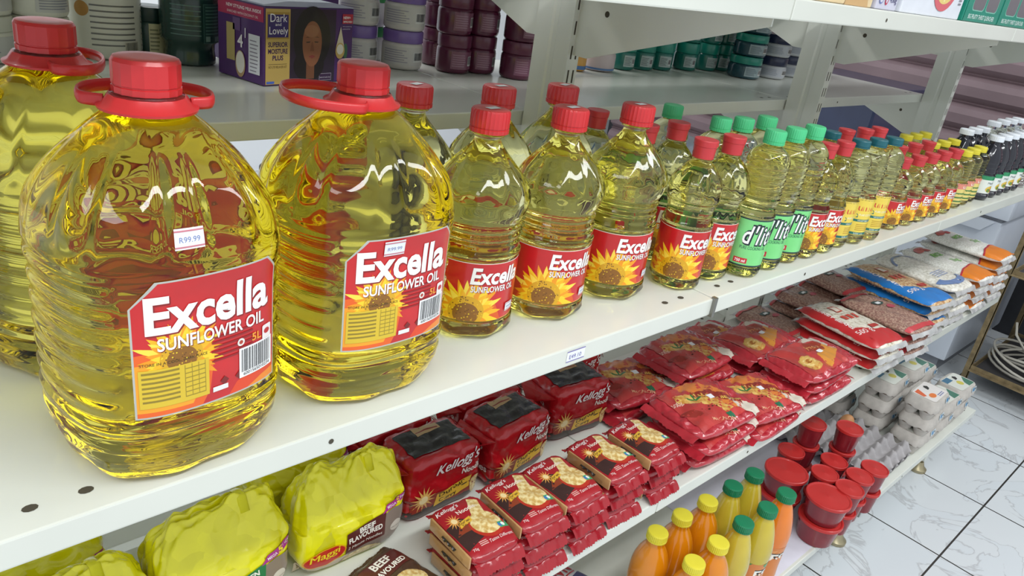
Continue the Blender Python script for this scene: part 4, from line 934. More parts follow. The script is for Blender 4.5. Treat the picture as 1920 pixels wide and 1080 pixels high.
# ------------------------------------------------------------------ bottom shelf
zb = .1512
def soft(name, h, rough=.15): return mat(name, h, rough, var=.05, scale=18, coat=.7)
PJ = [(.026, 0), (.034, .004), (.036, .012), (.036, .09), (.037, .10), (.0392, .12), (.0392, .150), (.037, .175), (.030, .198), (.0205, .216), (.0185, .222), (.018, .235)]
PG = [(.024, 0), (.032, .004), (.034, .012), (.033, .06), (.0345, .10), (.0365, .125), (.036, .150), (.030, .185), (.022, .213), (.0185, .222), (.018, .235)]
def fs_label(t, m, rad):
    A = Art(); y0, y1 = .025, .118; e = .1
    A.rect(-e, y0, e, y1, '#d5803c', 0)
    for i in range(14):
        x, y = R_.uniform(-.08, .08), R_.uniform(y0+.02, y1-.006); A.poly([(x, y), (x+.012, y+.004), (x+.02, y+.014), (x+.008, y+.011), (x, y+.018), (x-.008, y+.008)], R_.choice(['#2f7a3c', '#3f8f46', '#e09a5a']), 1 + i*.03)
    for x in (-.02, .07, -.1):
        A.text('FS', x, y0+.048, w=.038, h=.026, m='#1a1c20', layer=2, bold=.09); A.text('FS', x, y0+.048, w=.038, h=.026, m='#f0efe6', layer=3, bold=.02)
    A.build('label', m, step=.007, clip=(-e, y0, e, y1), parent=t, base=.0006, dz=.0001, stepy=.05)
jy = soft('orange_juice', '#d4800c'); jl = soft('pale_pineapple_juice', '#c3ae34'); jo = soft('bright_orange_juice', '#e07a1e')
jb = bottle('juice_bottle', 'orange juice bottle with yellow cap, back row, leftmost', 'bottle', PJ, (1.128, .590, zb), dict(name='cap', r=.0215, h=.019, m=yellow_cap, z0=.231, ribs=36), None, jy, 40, None, 'orange juice bottles with yellow caps', 4)
for x, y, lb in ((1.216, .592, 'orange juice bottle with yellow cap, back row, second from the left'), (1.304, .588, 'orange juice bottle with yellow cap, back row, beside the green caps'), (1.122, .496, 'orange juice bottle with yellow cap, front row, cut off by the picture bottom'), (1.212, .500, 'orange juice bottle with yellow cap, front row, next to a green cap')):
    dup(jb, (x, y, zb), R_.uniform(-.3, .3), lb)
for x in (.95, 1.037): pass
gb = bottle('juice_bottle', 'pale juice bottle with green cap, back row, left of two', 'bottle', PG, (1.400, .585, zb), dict(name='cap', r=.0215, h=.019, m=dk_green_cap, z0=.231, ribs=36), fs_label, jl, 40, lambda t, r, z, k: r*(1+.012*abs(math.cos(3*t))), 'green-capped juice bottles', 4, rz=-.2)
for x, y, lb in ((1.487, .582, 'pale juice bottle with green cap, back row, nearest the large tub'), (1.312, .503, 'pale juice bottle with green cap, front row, left of three'), (1.402, .498, 'pale juice bottle with green cap, front row, middle of three')): dup(gb, (x, y, zb), R_.uniform(-.4, .1), lb)
bottle('juice_bottle', 'bright orange juice bottle with green cap, front row, leaf-pattern label facing out', 'bottle', PG, (1.487, .500, zb), dict(name='cap', r=.0215, h=.019, m=dk_green_cap, z0=.231, ribs=36), fs_label, jo, 40, lambda t, r, z, k: r*(1+.012*abs(math.cos(3*t))), None, 4, rz=-.3)
# red tubs
tub_m = mat('red_tub_side', '#7d1f28', .25, var=.1, coat=.4); lid_m = mat('red_tub_lid', '#bb2c2a', .4, var=.03, coat=.15)
def tub(label, loc, r, h, group):
    t = thing('lidded_tub', label, 'tub', loc, 0, group)
    bm = bmesh.new(); lathe(bm, [(r*.74, 0), (r*.78, .002), (r*.93, h-.010), (r*.95, h-.009), (r*.95, h-.003)], 40); finish(bm, 'tub_body', tub_m, t, angle=30)
    bm = bmesh.new(); lathe(bm, [(r*.97, h-.009), (r*1.0, h-.008), (r*1.0, h-.001), (r*.96, h), (r*.90, h-.0008), (r*.88, h-.0022), (r*.1, h-.0022), (r*.035, h-.0012)], 40); finish(bm, 'tub_lid', lid_m, t, angle=30)
    return t
bt = tub('large red-lidded tub behind the green-capped juice, lower of two', (1.745, .607, zb), .056, .066, 'large red tubs')
dup(bt, (1.745, .607, zb+.0662), 0, 'large red-lidded tub behind the green-capped juice, upper of two'); dup(bt, (1.742, .487, zb), 0, 'large red-lidded tub near the shelf edge, lower of two'); dup(bt, (1.742, .487, zb+.0662), 0, 'large red-lidded tub near the shelf edge, upper of two')
st_ = tub('x', (1.800, .548, zb), .036, .0675, 'small red tubs')
T = [(1.825, .540, 2, 'between the two large tubs'), (1.822, .470, 2, 'beside the large front tub'), (1.900, .478, 2, 'second from the shelf edge corner'), (1.975, .470, 2, 'standing outermost towards the bare board'), (1.903, .552, 2, 'in the middle of the tub group'), (1.838, .645, 2, 'directly behind the large back tub'),
     (1.912, .640, 3, 'in the three-high stack before the egg tray, left one'), (1.985, .568, 3, 'in the three-high stack beside the egg tray, right one')]
for i, (x, y, n, w) in enumerate(T):
    for k in range(n):
        lb = f"small red-lidded tub {w}, {['bottom', 'middle' if n == 3 else 'top', 'top'][k]} one"
        if i == 0 and k == 0: st_['label'] = lb; st_.location = (x, y, zb); continue
        dup(st_, (x, y, zb + k*.0677), R_.uniform(0, 3), lb)
# flour bag
cw = foil('white_flour_bag_paper', '#e4e2e4', rough=.35, bump=.3)
t = thing('flour_bag', 'white and navy bag with red crown lettering standing at the picture bottom', 'bag', (1.025, .672, zb), .22)
B = Bag(.085, .110, .030, 5, 3, .003, 20, 21); B.mesh('bag_body', cw, t, 24)
A = Art(); A.poly([(-.082, -.10), (.082, -.10), (.082, .045), (.0, .035), (-.082, .02)], '#3a3668', 0); A.ell(.03, .005, .034, .020, '#8f8cae', 1); A.poly([(.01, .0), (.03, .016), (.05, 0)], '#d4d2e0', 1.5)
A.text('CROWN', -.068, .055, w=.136, h=.024, m='#c22a36', layer=2, bold=.03); A.text('PREMIUM CAKE FLOUR', -.05, .088, w=.09, h=.006, m='#c22a36', layer=2); A.ell(.004, .064, .016, .013, '#2a5aa0', 3); A.rect(-.07, .048, .07, .051, '#c22a36', 2)
A.build('printed_front', numeric(B.top), step=.01, parent=t, base=.0012)
crimp(t, -.075, .075, .106, .03, .012, cw, seed=4)

# ---- egg trays and cartons
pulp = mat('grey_moulded_pulp', '#a9a5a6', .9, var=.08, scale=60, bump=.3, bscale=260, bdist=.001); pulp2 = mat('pale_moulded_pulp', '#b9b3ac', .9, var=.08, scale=60, bump=.3, bscale=260, bdist=.001)
egg_m = mat('brown_eggshell', '#c08a5c', .5, var=.06, scale=90)
def tray(label, loc, rz):
    t = thing('egg_tray', label, 'egg tray', loc, rz, 'stacked thirty-egg trays')
    bm = bmesh.new(); nx, ny = 90, 78; px = .048; g = []
    def hz(x, y):
        a = math.cos(2*PI*x/px)*.5 + .5; b_ = math.cos(2*PI*y/px)*.5 + .5
        pk = (a*b_)**1.3; sad = max(a, b_)
        return .004 + .016*sad**2 + .026*pk**.8 - .004*(pk > .93)
    for j in range(ny+1):
        row = []
        for i in range(nx+1):
            x = (i/nx-.5)*.288; y = (j/ny-.5)*.240
            e = max(abs(x)/.144, abs(y)/.120); zz = hz(x, y)
            if e > .985: zz = max(zz, .020 + .004*math.cos(2*PI*(x+y)/px))
            row.append(bm.verts.new((x, y, zz)))
        g.append(row)
    for j in range(ny):
        for i in range(nx): bm.faces.new((g[j][i], g[j][i+1], g[j+1][i+1], g[j+1][i]))
    finish(bm, 'tray_body', pulp, t)
    return t
tr = tray('lower grey egg tray next to the tubs', (2.205, .600, zb), .02)
dup(tr, (2.205, .600, zb+.013), .02, 'upper grey egg tray with a single egg in it')
dup(tr, (2.19, .848, zb), .0, 'grey egg tray lying farther back in the shade')
bm = bmesh.new(); bmesh.ops.create_uvsphere(bm, u_segments=28, v_segments=18, radius=.0215)
for v in bm.verts: v.co.z *= 1.22 * (1.06 if v.co.z > 0 else .95); v.co.z += .026
o = finish(bm, 'egg', egg_m); o.location = (2.205 + .072, .600 + .072, zb + .028); o.rotation_euler = (.15, .1, 0); tag(o, 'single brown egg left in the upper tray', 'egg')
def carton(label, loc, rz, topc, group='six-egg cartons', orange=False):
    t = thing('egg_carton', label, 'egg carton', loc, rz, group)
    bm = bmesh.new(); w, d = .150, .100      # x length, y depth
    for i in range(3):
        for j in range(2):
            cx, cy = (i-1)*.047, (j-.5)*.045
            lathe(bm, [(.011, .0), (.014, .001), (.0215, .026), (.0235, .034)], 16, cx=cx, cy=cy, rf=lambda a, r, z, k: r*(1 + .10*abs(math.sin(2*a))*(z/.034)), cap1=False)
    for i in range(4):                        # pillars between the cups
        for j in (-1, 1):
            if 0 < i < 3: box(bm, (i-1.5)*.047-.004, (i-1.5)*.047+.004, j*.036-.004, j*.036+.004, .012, .030)
    finish(bm, 'carton_base', pulp2, t, smooth=True, angle=40)
    for i in range(3):
        for j in range(2):
            bm = bmesh.new(); bmesh.ops.create_uvsphere(bm, u_segments=12, v_segments=8, radius=.0195)
            for v in bm.verts: v.co.z = v.co.z*1.15 + .026; v.co.x += (i-1)*.047; v.co.y += (j-.5)*.045
            if i == 0 or j == 0: finish(bm, 'egg_in_cup', egg_m, t)
            else: bm.free()
    bm = bmesh.new()                          # lid: rim skirt with scalloped edge, sloping walls, flat top with a thumb hole
    rings = []; n = 64
    for k, (s_, z) in enumerate(((1.0, .034), (1.0, .046), (.965, .050), (.90, .067), (.86, .0705), (.80, .071))):
        ring = []
        for i in range(n):
            a = 2*PI*i/n; q = (abs(math.cos(a))**5 + abs(math.sin(a))**5)**(-1/5)
            x, y = w/2*s_*q*math.cos(a), d/2*s_*q*math.sin(a)
            zz = z + (.0045*max(0, math.cos(2*PI*(x if abs(y) > d*.4 else y)/.047 + PI)) if k == 0 else 0)
            ring.append(bm.verts.new((x, y, zz)))
        rings.append(ring)
    for p, q in zip(rings, rings[1:]):
        for i in range(n): bm.faces.new((p[i], p[(i+1) % n], q[(i+1) % n], q[i]))
    bm.faces.new(rings[-1]); finish(bm, 'carton_lid', pulp2, t, smooth=True, angle=35)
    A = Art(); A.rect(-.058, -.036, .058, .036, '#d9dbd2' if not orange else '#e2dcd8', 0, r=.008)
    if orange: A.poly([(-.05, .03), (-.02, .03), (-.04, -.004), (-.055, .0)], '#d9653a', 1); A.ell(-.018, -.014, .018, .010, '#e07a3a', 1); A.lines(.0, -.03, .05, -.018, 2, '#7a7fa8', 1)
    else: A.rect(-.056, .012, -.010, .034, '#3f6f8c', 1); A.ell(.0, -.008, .014, .012, '#cfc25a', 1); A.poly([(.012, -.034), (.056, -.034), (.056, .010), (.030, -.006), (.018, -.016)], '#4a7a68', 1)
    A.poly([(.006, .008), (.022, .010), (.030, .020), (.020, .028), (.010, .024)], '#2a2725', 2)
    A.build('top_label', flatmap((0, 0, .0713), (1, 0, 0), (0, 1, 0)), step=.03, parent=t)
    A = Art(); A.rect(-.02, -.008, .02, .008, '#c9d6dc'); A.rect(-.012, -.006, .004, .006, '#4a86b4', 1); A.ell(.012, 0, .004, .004, '#2c2c2c', 1)
    A.build('front_label', flatmap((.03, -d/2*.955, .0595), (1, 0, 0), (0, .22, 1)), step=.03, parent=t)
    return t
c0 = carton('x', (2.425, .515, zb), 0, None)
CH = .0625
def cst(x, y, n, who, rz=0):
    for k in range(n):
        lb = f"six-egg carton {who}, {['bottom', 'second', 'third', 'fourth'][k] if k < n-1 else 'top'} of its stack"
        if c0['label'] == 'x': c0['label'] = lb; c0.location = (x, y, zb); continue
        dup(c0, (x + R_.uniform(-.004, .004), y + R_.uniform(-.004, .004), zb + k*CH), rz + R_.uniform(-.05, .05), lb)
cst(2.450, .522, 2, 'under the orange-printed carton')
carton('six-egg carton with orange print, topmost in front', (2.447, .520, zb+2*CH), .03, None, None, True)
cst(2.610, .522, 2, 'right of the orange-printed carton'); cst(2.765, .520, 2, 'at the very end of the bottom shelf')
cst(2.435, .640, 3, 'in the second row, behind the orange-printed one'); cst(2.600, .645, 3, 'in the second row, middle'); cst(2.765, .650, 2, 'in the second row, by the shelf end')
cst(2.40, .765, 2, 'in the third row near the tray')

# ------------------------------------------------------------------ jars on the shelf behind
zj = 1.1532
def jar(name, label, loc, rz, r, h, lidh, mb, ml, art=None, group=None, neck=0.0, prof=None, lidr=1.0):
    t = thing(name, label, 'jar', loc, rz, group); hb = h - lidh
    bm = bmesh.new(); lathe(bm, [(r*.86, 0), (r*.95, .002), (r, .007), (r, hb-.010), (r*.985, hb-.005), (r*(.93-neck), hb-.001), (r*(.90-neck), hb)], 36); finish(bm, 'jar_body', mb, t, angle=40)
    bm = bmesh.new(); R2 = r*lidr; lathe(bm, [(R2*.97, hb), (R2*.985, hb+.001), (R2*.985, h-.004), (R2*.96, h-.001), (R2*.90, h), (R2*.3, h)], 36); finish(bm, 'jar_lid', ml, t, angle=40)
    if art: art(t, cylmap(lambda y: r), r, hb)
    return t
def print_label(bg, fg, w=1.1, bar=True, off=0.0, lo=.18, hi=.86):
    def f(t, m, r, hb):
        A = Art(); e = r*w; y0, y1 = hb*lo, hb*hi
        A.rect(-e+off, y0, e+off, y1, bg, 0); A.lines(-e*.9+off, y0+(y1-y0)*.15, e*.15+off, y1-(y1-y0)*.1, 6, fg, 1, .45)
        if bar: A.bars(e*.35+off, y0+(y1-y0)*.2, e*.9+off, y0+(y1-y0)*.75, m='#44444a', bg='#d8d8d6')
        A.build('label', m, step=.01, parent=t, base=.0005, stepy=.2)
    return f
cream = mat('cream_tub_plastic', '#d9d8c9', .4, var=.03); creamlid = mat('cream_tub_lid', '#d2d2c4', .4, var=.03)
dgreen = mat('dark_green_jar', '#1c3a33', .25, var=.06, coat=.4); dglid = mat('dark_green_lid', '#16302b', .3, var=.04)
lilac = mat('lilac_jar_lid', '#7d63a8', .3, var=.04, coat=.3); lilacb = mat('milky_lilac_jar', '#d4cfc9', .35, var=.03, coat=.3)
maroon = mat('maroon_jar', '#5a1f3a', .25, var=.08, coat=.4); maroonl = mat('maroon_jar_lid', '#632843', .3, var=.06, coat=.3)
tealj = mat('teal_jar', '#1b6f63', .22, var=.08, coat=.5); teall = mat('teal_jar_lid', '#1e8a78', .3, var=.05, coat=.3)
navyl = mat('navy_jar_lid', '#232a4a', .3, var=.05, coat=.3); milk = mat('milk_white_jar', '#c9cbcf', .3, var=.03, coat=.3); navyj = mat('navy_green_jar', '#1d4450', .25, var=.05, coat=.4)
w1 = jar('cosmetic_tub', 'cream tub, lower of the stack left of the very large cream tub', (.318, 1.425, zj), .4, .042, .068, .022, cream, creamlid, print_label('#c4c4bf', '#8f9098', 1.2, False), 'cream tubs')
dup(w1, (.318, 1.425, zj+.0682), .9, 'cream tub, upper of the stack left of the very large cream tub'); dup(w1, (.238, 1.415, zj), .2, 'cream tub at the left edge of the picture, lower of two'); dup(w1, (.238, 1.415, zj+.0682), .1, 'cream tub at the left edge of the picture, upper of two')
def tubart(t, m, r, hb):
    A = Art(); A.ell(-.058, .080, .012, .012, '#b98a4a', 0)
    for i in range(8): A.rect(-.045, .086-i*.009, .028, .0885-i*.009, '#6d6c66', 0)
    for i in range(9): A.rect(.048, .088-i*.0095, .068, .0905-i*.0095, '#8a8880', 0)
    A.bars(.006, .012, .034, .03, m='#55554f', bg='#c9c6b4'); A.build('label', m, step=.01, parent=t, base=.0005, stepy=.2)
jar('cosmetic_tub', 'very large cream tub with printed directions and barcode', (.425, 1.475, zj), .15, .060, .150, .034, cream, creamlid, tubart, None, .0, lidr=.92)
jar('cosmetic_jar', 'small dark green jar with pale label between the cream tub and the tall green jar', (.500, 1.470, zj), .1, .031, .086, .024, dgreen, dglid, print_label('#b9b48c', '#6c6a4a', .5, False, 0, .1, .95))
def gart(t, m, r, hb):
    A = Art()
    for i in range(7): A.rect(-.055, .100-i*.008, -.004, .1015-i*.008, '#557a70', 0)
    A.rect(.0, .040, .040, .105, '#4a6e64', 0); A.rect(.001, .041, .039, .104, '#26463e', .6)
    for i in range(9): A.rect(.004, .099-i*.0055, .036, .101-i*.0055, '#5c8074', 1)
    A.rect(.004, .043, .013, .052, '#7e9a90', 1); A.rect(.024, .043, .037, .051, '#7e9a90', 1)
    A.rect(.052, .045, .064, .10, '#8a8f84', 0); A.build('label', m, step=.01, parent=t, base=.0005, stepy=.2)
t = thing('cosmetic_jar', 'tall dark green jar on a pinched foot, next to the purple box', 'jar', (.548, 1.415, zj), .1)
bm = bmesh.new(); lathe(bm, [(.040, 0), (.0425, .002), (.0425, .012), (.041, .022), (.0415, .034), (.0475, .040), (.0490, .045), (.0490, .110), (.0475, .116), (.046, .118)], 40); finish(bm, 'jar_body', dgreen, t, angle=45)
bm = bmesh.new(); lathe(bm, [(.0495, .118), (.0500, .120), (.0500, .143), (.047, .146), (.02, .146)], 40); finish(bm, 'jar_lid', dglid, t, angle=45); gart(t, cylmap(lambda y: .049), .049, .1)
# purple kit boxes
pur = mat('purple_carton', '#4a2168', .4, var=.05, coat=.3); pal = mat('lilac_carton_top', '#aeb2cc', .4, var=.05, coat=.3)
def kitbox(label, loc, rz, w=.195, d=.120, h=.126):
    t = thing('hair_kit_box', label, 'box', loc, rz, 'purple hair kit boxes')
    bm = bmesh.new(); box(bm, 0, w, 0, d, 0, h, 0, .0012); finish(bm, 'carton', pur, t, smooth=False)
    bm = bmesh.new(); prism(bm, [(0.0, h+.0005), (0, h+.003), (w*.25, h+.009), (w*.75, h+.009), (w, h+.002), (w, h+.0005)], 'y', 0.001, d-.001); finish(bm, 'top_flap', pal, t, smooth=False)
    A = Art()
    A.rect(.002, .002, .052, h-.003, '#c2a45c', 0); A.rect(.004, h*.60, .050, h-.008, '#a8873c', .4); A.rect(.006, h*.62, .048, h-.012, '#34206a', 1)
    A.text('Dark', .011, h*.815, w=.034, h=.013, m='#f0edf4', layer=2); A.text('and', .021, h*.765, w=.012, h=.005, m='#f0edf4', layer=2); A.text('Lovely', .009, h*.66, w=.038, h=.012, m='#f0edf4', layer=2)
    for i, s_ in enumerate(('SUPERIOR', 'MOISTURE', 'PLUS')): A.text(s_, .027, h*(.50-.085*i), w=.040 if i < 2 else .022, h=.0075, m='#3a1c4c', layer=1, bold=.03, align='c')
    A.text('NO LYE RELAXER KIT', .027, h*.225, w=.038, h=.004, m='#5a4424', layer=1, align='c'); A.rect(.008, h*.275, .046, h*.28, '#5a4424', 1); A.rect(.004, .003, .020, .007, '#4a6ac4', 1)
    A.rect(.053, .002, w-.042, h-.002, '#2c1c34', 0)
    A.ell(.100, h*.60, .041, h*.42, '#1c1418', 1, n=32); A.ell(.094, h*.25, .034, h*.22, '#1a1216', 1.1)
    A.rect(.088, .008, .106, h*.36, '#7a4c34', 1.3)
    A.poly([(.100 + .0215*math.cos(a), h*.545 + (.036 if math.sin(a) > 0 else .040)*math.sin(a)*(1 - .0*math.cos(a))) for a in (2*PI*i/28 for i in range(28))], '#8f5a3e', 1.6)
    A.ell(.098, h*.70, .016, .010, '#9c684a', 1.8)
    for sx in (-1, 1):
        A.poly([(.100+sx*.004, h*.565), (.100+sx*.014, h*.56), (.100+sx*.0125, h*.547), (.100+sx*.006, h*.549)], '#2a1a18', 2.2); A.poly([(.100+sx*.005, h*.617), (.100+sx*.011, h*.626), (.100+sx*.016, h*.612), (.100+sx*.011, h*.617)], '#2a1814', 2.2)
    A.poly([(.0985, h*.56), (.1015, h*.56), (.1045, h*.435), (.0955, h*.435)], '#7d4a32', 2); A.poly([(.092, h*.365), (.100, h*.385), (.108, h*.365), (.100, h*.335)], '#8c3c3a', 2.2)
    A.rect(w-.027, h*.80, w-.002, h*.93, '#b8283e', 1); A.text('NEW+', w-.025, h*.865, w=.017, m='#f4eef0', layer=2, bold=.03); A.text('IMPROVED!', w-.025, h*.815, w=.021, m='#f4eef0', layer=2, bold=.02); A.text('WITH COCONUT OIL', w-.026, h*.755, w=.022, m='#e4dcee', layer=2); A.text('& SHEA BUTTER', w-.026, h*.72, w=.018, m='#e4dcee', layer=2)
    A.poly([(w-.030, h*.76), (w-.020, h*.48), (w-.030, h*.34), (w-.040, h*.48)], '#d8cbb0', 1.2); A.ell(w-.030, h*.43, .011, .014, '#c9a864', 1.4); A.ell(w-.030, h*.45, .008, .009, '#e9e4d8', 1.8); A.ell(w-.017, h*.42, .005, .014, '#3a6a4c', 1.3)
    A.rect(.118, .004, .146, .016, '#d8d0e0', 1); A.rect(.1185, .0045, .1455, .0155, '#3c2048', 1.6); A.text('NEW STYLING MILK', .1195, .008, w=.025, m='#e8e0ee', layer=2)
    A.build('printed_front', flatmap((0, -.0004, 0), (1, 0, 0), (0, 0, 1)), step=.5, parent=t)
    A = Art(); A.rect(-d+.002, h*.80, -.001, h-.002, '#b02a58', 0); A.text('NEW STYLING MILK INSIDE', -d*.80, h*.90, w=d*.74, m='#f4e4ec', layer=1, bold=.02); A.text('ENRICHED WITH COCONUT OIL', -d*.78, h*.83, w=d*.66, m='#f4e4ec', layer=1)
    A.rect(-d*.80, h*.22, -d*.62, h*.70, '#b8a56a', 1); A.rect(-d*.66, h*.62, -d*.5, h*.78, '#6a4a80', 1); A.text('4', -d*.56, h*.42, h=.020, m='#efeaf2', layer=2, bold=.02); A.text('1', -d*.40, h*.55, h=.016, m='#efeaf2', layer=2)
    A.ell(-d*.50, h*.20, .013, .022, '#b0906a', 2); A.ell(-d*.50, h*.22, .011, .018, '#e6e2da', 2.6); A.rect(-d*.32, h*.12, -d*.08, h*.62, '#dfe0ea', 2); A.lines(-d*.29, h*.15, -d*.11, h*.58, 9, '#8a8498', 3, .3)
    A.build('printed_side', flatmap((-.0004, 0, 0), (0, -1, 0), (0, 0, 1)), step=.5, parent=t)
    return t
kb = kitbox('purple hair kit box with a woman\'s face, standing in front beside the tall green jar', (.589, 1.212, zj), .22)
kb2 = dup(kb, (.640, 1.350, zj), .22, 'second purple hair kit box directly behind the front one')
# lilac-lidded, maroon, teal and navy-lidded jars
lj = jar('cosmetic_jar', 'lilac-lidded milky jar left of the green-capped bottle, lower one', (.905, 1.440, zj), -.35, .043, .078, .024, lilacb, lilac, print_label('#c9c6c2', '#a09ca8', 1.25), 'lilac-lidded jars')
dup(lj, (.905, 1.440, zj+.0782), -.35, 'lilac-lidded milky jar left of the green-capped bottle, upper one')
dup(lj, (.985, 1.388, zj), -.45, 'lilac-lidded milky jar beside the maroon jars, lower one'); dup(lj, (.985, 1.388, zj+.0782), -.5, 'lilac-lidded milky jar beside the maroon jars, upper one')
gt = mat('green_jar_lid', '#2f8a4a', .35, var=.04)
gl = jar('cosmetic_jar', 'narrow white jar with green lid between two lilac-lidded stacks, lower', (.965, 1.475, zj), 0, .026, .070, .020, milk, gt, None, 'narrow green-lidded jars'); dup(gl, (.965, 1.475, zj+.0702), 0, 'narrow white jar with green lid between two lilac-lidded stacks, upper')
mj = jar('cosmetic_jar', 'x', (1.093, 1.348, zj), -.3, .038, .080, .026, maroon, maroonl, print_label('#7b4a60', '#9a7486', .8, True, .012), 'maroon jars')
first = True
for i, (x, y) in enumerate(((1.085, 1.345), (1.163, 1.345), (1.222, 1.280), (1.110, 1.428), (1.300, 1.300), (1.195, 1.428))):
    for k in range(2):
        w = ['next to the lilac-lidded jars', 'in the middle of the front', 'largest looking, left of the first upright', 'in the second row', 'half hidden by the first upright', 'farthest back behind the middle ones'][i]
        lb = f"maroon jar {w}, {['lower', 'upper'][k]} of two"
        if first: mj['label'] = lb; first = False; continue
        dup(mj, (x, y, zj + k*.0805), -.3 + R_.uniform(-.2, .2), lb)
oj = mat('orange_band_jar', '#d8a04a', .3, var=.05, coat=.3)
jar('cosmetic_jar', 'small orange jar with blue stripe just right of the first upright', (1.520, 1.375, zj), -.4, .028, .062, .016, oj, milk, print_label('#4a78b4', '#4a78b4', 2.8, False, 0, .1, .3))
jar('cosmetic_tub', 'pinkish white tub with blue stripe before the teal jars', (1.618, 1.385, zj), -.4, .046, .066, .018, mat('pink_white_tub', '#d3c3c4', .4, var=.04), milk, print_label('#5a84b8', '#5a84b8', 2.0, False, 0, .08, .18))
tj = jar('cosmetic_jar', 'x', (1.714, 1.40, zj), -.4, .036, .080, .030, tealj, teall, print_label('#a9b8b4', '#5c6a68', .55, True, .008, .2, .8), 'teal jars')
first = True
for r_, (y, xs) in enumerate(((1.398, (1.735, 1.822, 1.91, 2.035, 2.145, 2.225)), (1.470, (1.80, 1.89, 1.98, 2.10, 2.20)))):
    for i, x in enumerate(xs):
        for k in range(3 if r_ == 0 and i > 2 else 2):
            lb = f"teal jar in the {['front', 'back'][r_]} row behind the big bracket, {ORD[i]} from the left, {['lowest', 'second', 'third'][k]} layer"
            if first: tj['label'] = lb; tj.location = (x, y, zj); first = False; continue
            dup(tj, (x, y, zj + k*.0805), -.5 + R_.uniform(-.25, .25), lb)
bj = jar('cosmetic_jar', 'large dark teal jar at the front of the teal jars, lowest of three', (2.190, 1.285, zj), -.5, .050, .064, .022, navyj, teall, print_label('#8fa0a4', '#5c6a70', .7, True, .012), 'large dark teal jars')
dup(bj, (2.195, 1.285, zj+.0645), -.6, 'large dark teal jar at the front of the teal jars, middle of three'); dup(bj, (2.205, 1.29, zj+.129), -.5, 'large dark teal jar at the front of the teal jars, top of three')
nj = jar('cosmetic_jar', 'x', (2.36, 1.29, zj), -.6, .050, .066, .026, milk, navyl, print_label('#b6b9c0', '#8e93a0', 1.2), 'navy-lidded white jars')
first = True
for i, (x, y, n) in enumerate(((2.345, 1.285, 2), (2.505, 1.315, 3), (2.445, 1.425, 2), (2.66, 1.345, 2), (2.78, 1.36, 3))):
    for k in range(n):
        lb = f"navy-lidded white jar {['nearest the dark teal jars', 'in the tallest front stack', 'in the back row', 'beside the tallest stack', 'hidden by the second upright'][i]}, {['lowest', 'second', 'third'][k]} in its stack"
        if first: nj['label'] = lb; nj.location = (x, y, zj); first = False; continue
        dup(nj, (x, y, zj + k*.0665), -.6 + R_.uniform(-.3, .3), lb)
# low shelf behind the oil: dark caps and a red one, packets in blue and white
zl = .8712
blk = mat('black_bottle_plastic', '#23252c', .35, var=.08, coat=.3)
PB = [(.022, 0), (.027, .003), (.028, .012), (.028, .085), (.024, .105), (.013, .118), (.012, .125)]
k0 = None
for i, (x, y) in enumerate(((.545, 1.20), (.583, 1.165), (.605, 1.225), (.628, 1.175), (.652, 1.225))):
    lb = f'black-capped bottle low behind the large oil bottles, {ORD[i]} from the left'
    if not k0: k0 = bottle('cosmetic_bottle', lb, 'bottle', PB, (x, y, zl), dict(name='cap', r=.0165, h=.024, m=blk, z0=.118, ribs=24), lambda t, m, r: None, mat('smoky_bottle_plastic', '#4a4f60', .25, var=.1, coat=.5), 24, None, 'black-capped bottles behind the oil', 2)
    else: dup(k0, (x, y, zl), 0, lb)
bottle('cosmetic_bottle', 'small bottle with bright red cap behind the large oil bottle\'s shoulder', 'bottle', [(r, z*1.35) for r, z in PB], (.508, 1.25, zl), dict(name='cap', r=.0165, h=.022, m=red_cap, z0=.162, ribs=24), None, mat('white_bottle_plastic', '#d8dade', .3, var=.03), 24, None, None, 2)
mb = mat('blue_white_wrapper', '#c4cfe6', .3, var=.15, scale=22, coat=.4, bump=.4)
for i, (x, y, a, c) in enumerate(((1.46, 1.13, .1, '#3a5fae'), (1.60, 1.14, -.1, '#b33a4c'), (1.76, 1.15, .15, '#3a62b4'), (1.28, 1.12, 0, '#4a74c0'), (1.12, 1.12, .1, '#c4485a'))):
    t = thing('tissue_pack', f"pale wrapped pack with a {['blue', 'red', 'deep blue', 'light blue', 'rose'][i]} stripe on the low back shelf", 'pack', (x, y, zl), a)
    B = Bag(.060, .045, .075, 7, 5, .003, 24, 30+i); B.mesh('pack_body', mb, t, 14)
    A = Art(); A.poly([(-.05, .03), (.05, .07), (.05, .10), (-.05, .06)], c, 0); A.ell(.01, .115, .02, .015, c, 1); A.build('printed_front', numeric(B.front), step=.01, parent=t, base=.0014)
# ------------------------------------------------------------------ boxes on the top shelf
zt = 1.4104
bx = mat('beige_carton', '#d9c39c', .6, var=.05); wx = mat('white_carton', '#dfe2ea', .4, var=.03, coat=.2); gx = mat('green_tray_card', '#1a8a74', .35, var=.05, coat=.4)
t = thing('food_box', 'beige food box on the top shelf beside the white boxes', 'box', (1.075, .555, zt), 0)
bm = bmesh.new(); box(bm, 0, .195, 0, .14, 0, .09, 0, .002); finish(bm, 'carton', bx, t, smooth=False)
A = Art(); A.poly([(.10, .0), (.18, .0), (.16, .05), (.12, .06)], '#cba777', 0); A.text('450g', .02, .03, w=.04, m='#8a6a4a', layer=0); A.build('printed_front', flatmap((0, -.0004, 0), (1, 0, 0), (0, 0, 1)), step=1, parent=t)
t = thing('food_box', 'narrow white food box marked 450 g on the top shelf', 'box', (1.278, .552, zt), 0)
bm = bmesh.new(); box(bm, 0, .078, 0, .14, 0, .09, 0, .002); finish(bm, 'carton', mat('lavender_white_carton', '#c9c8d8', .4, var=.03), t, smooth=False)
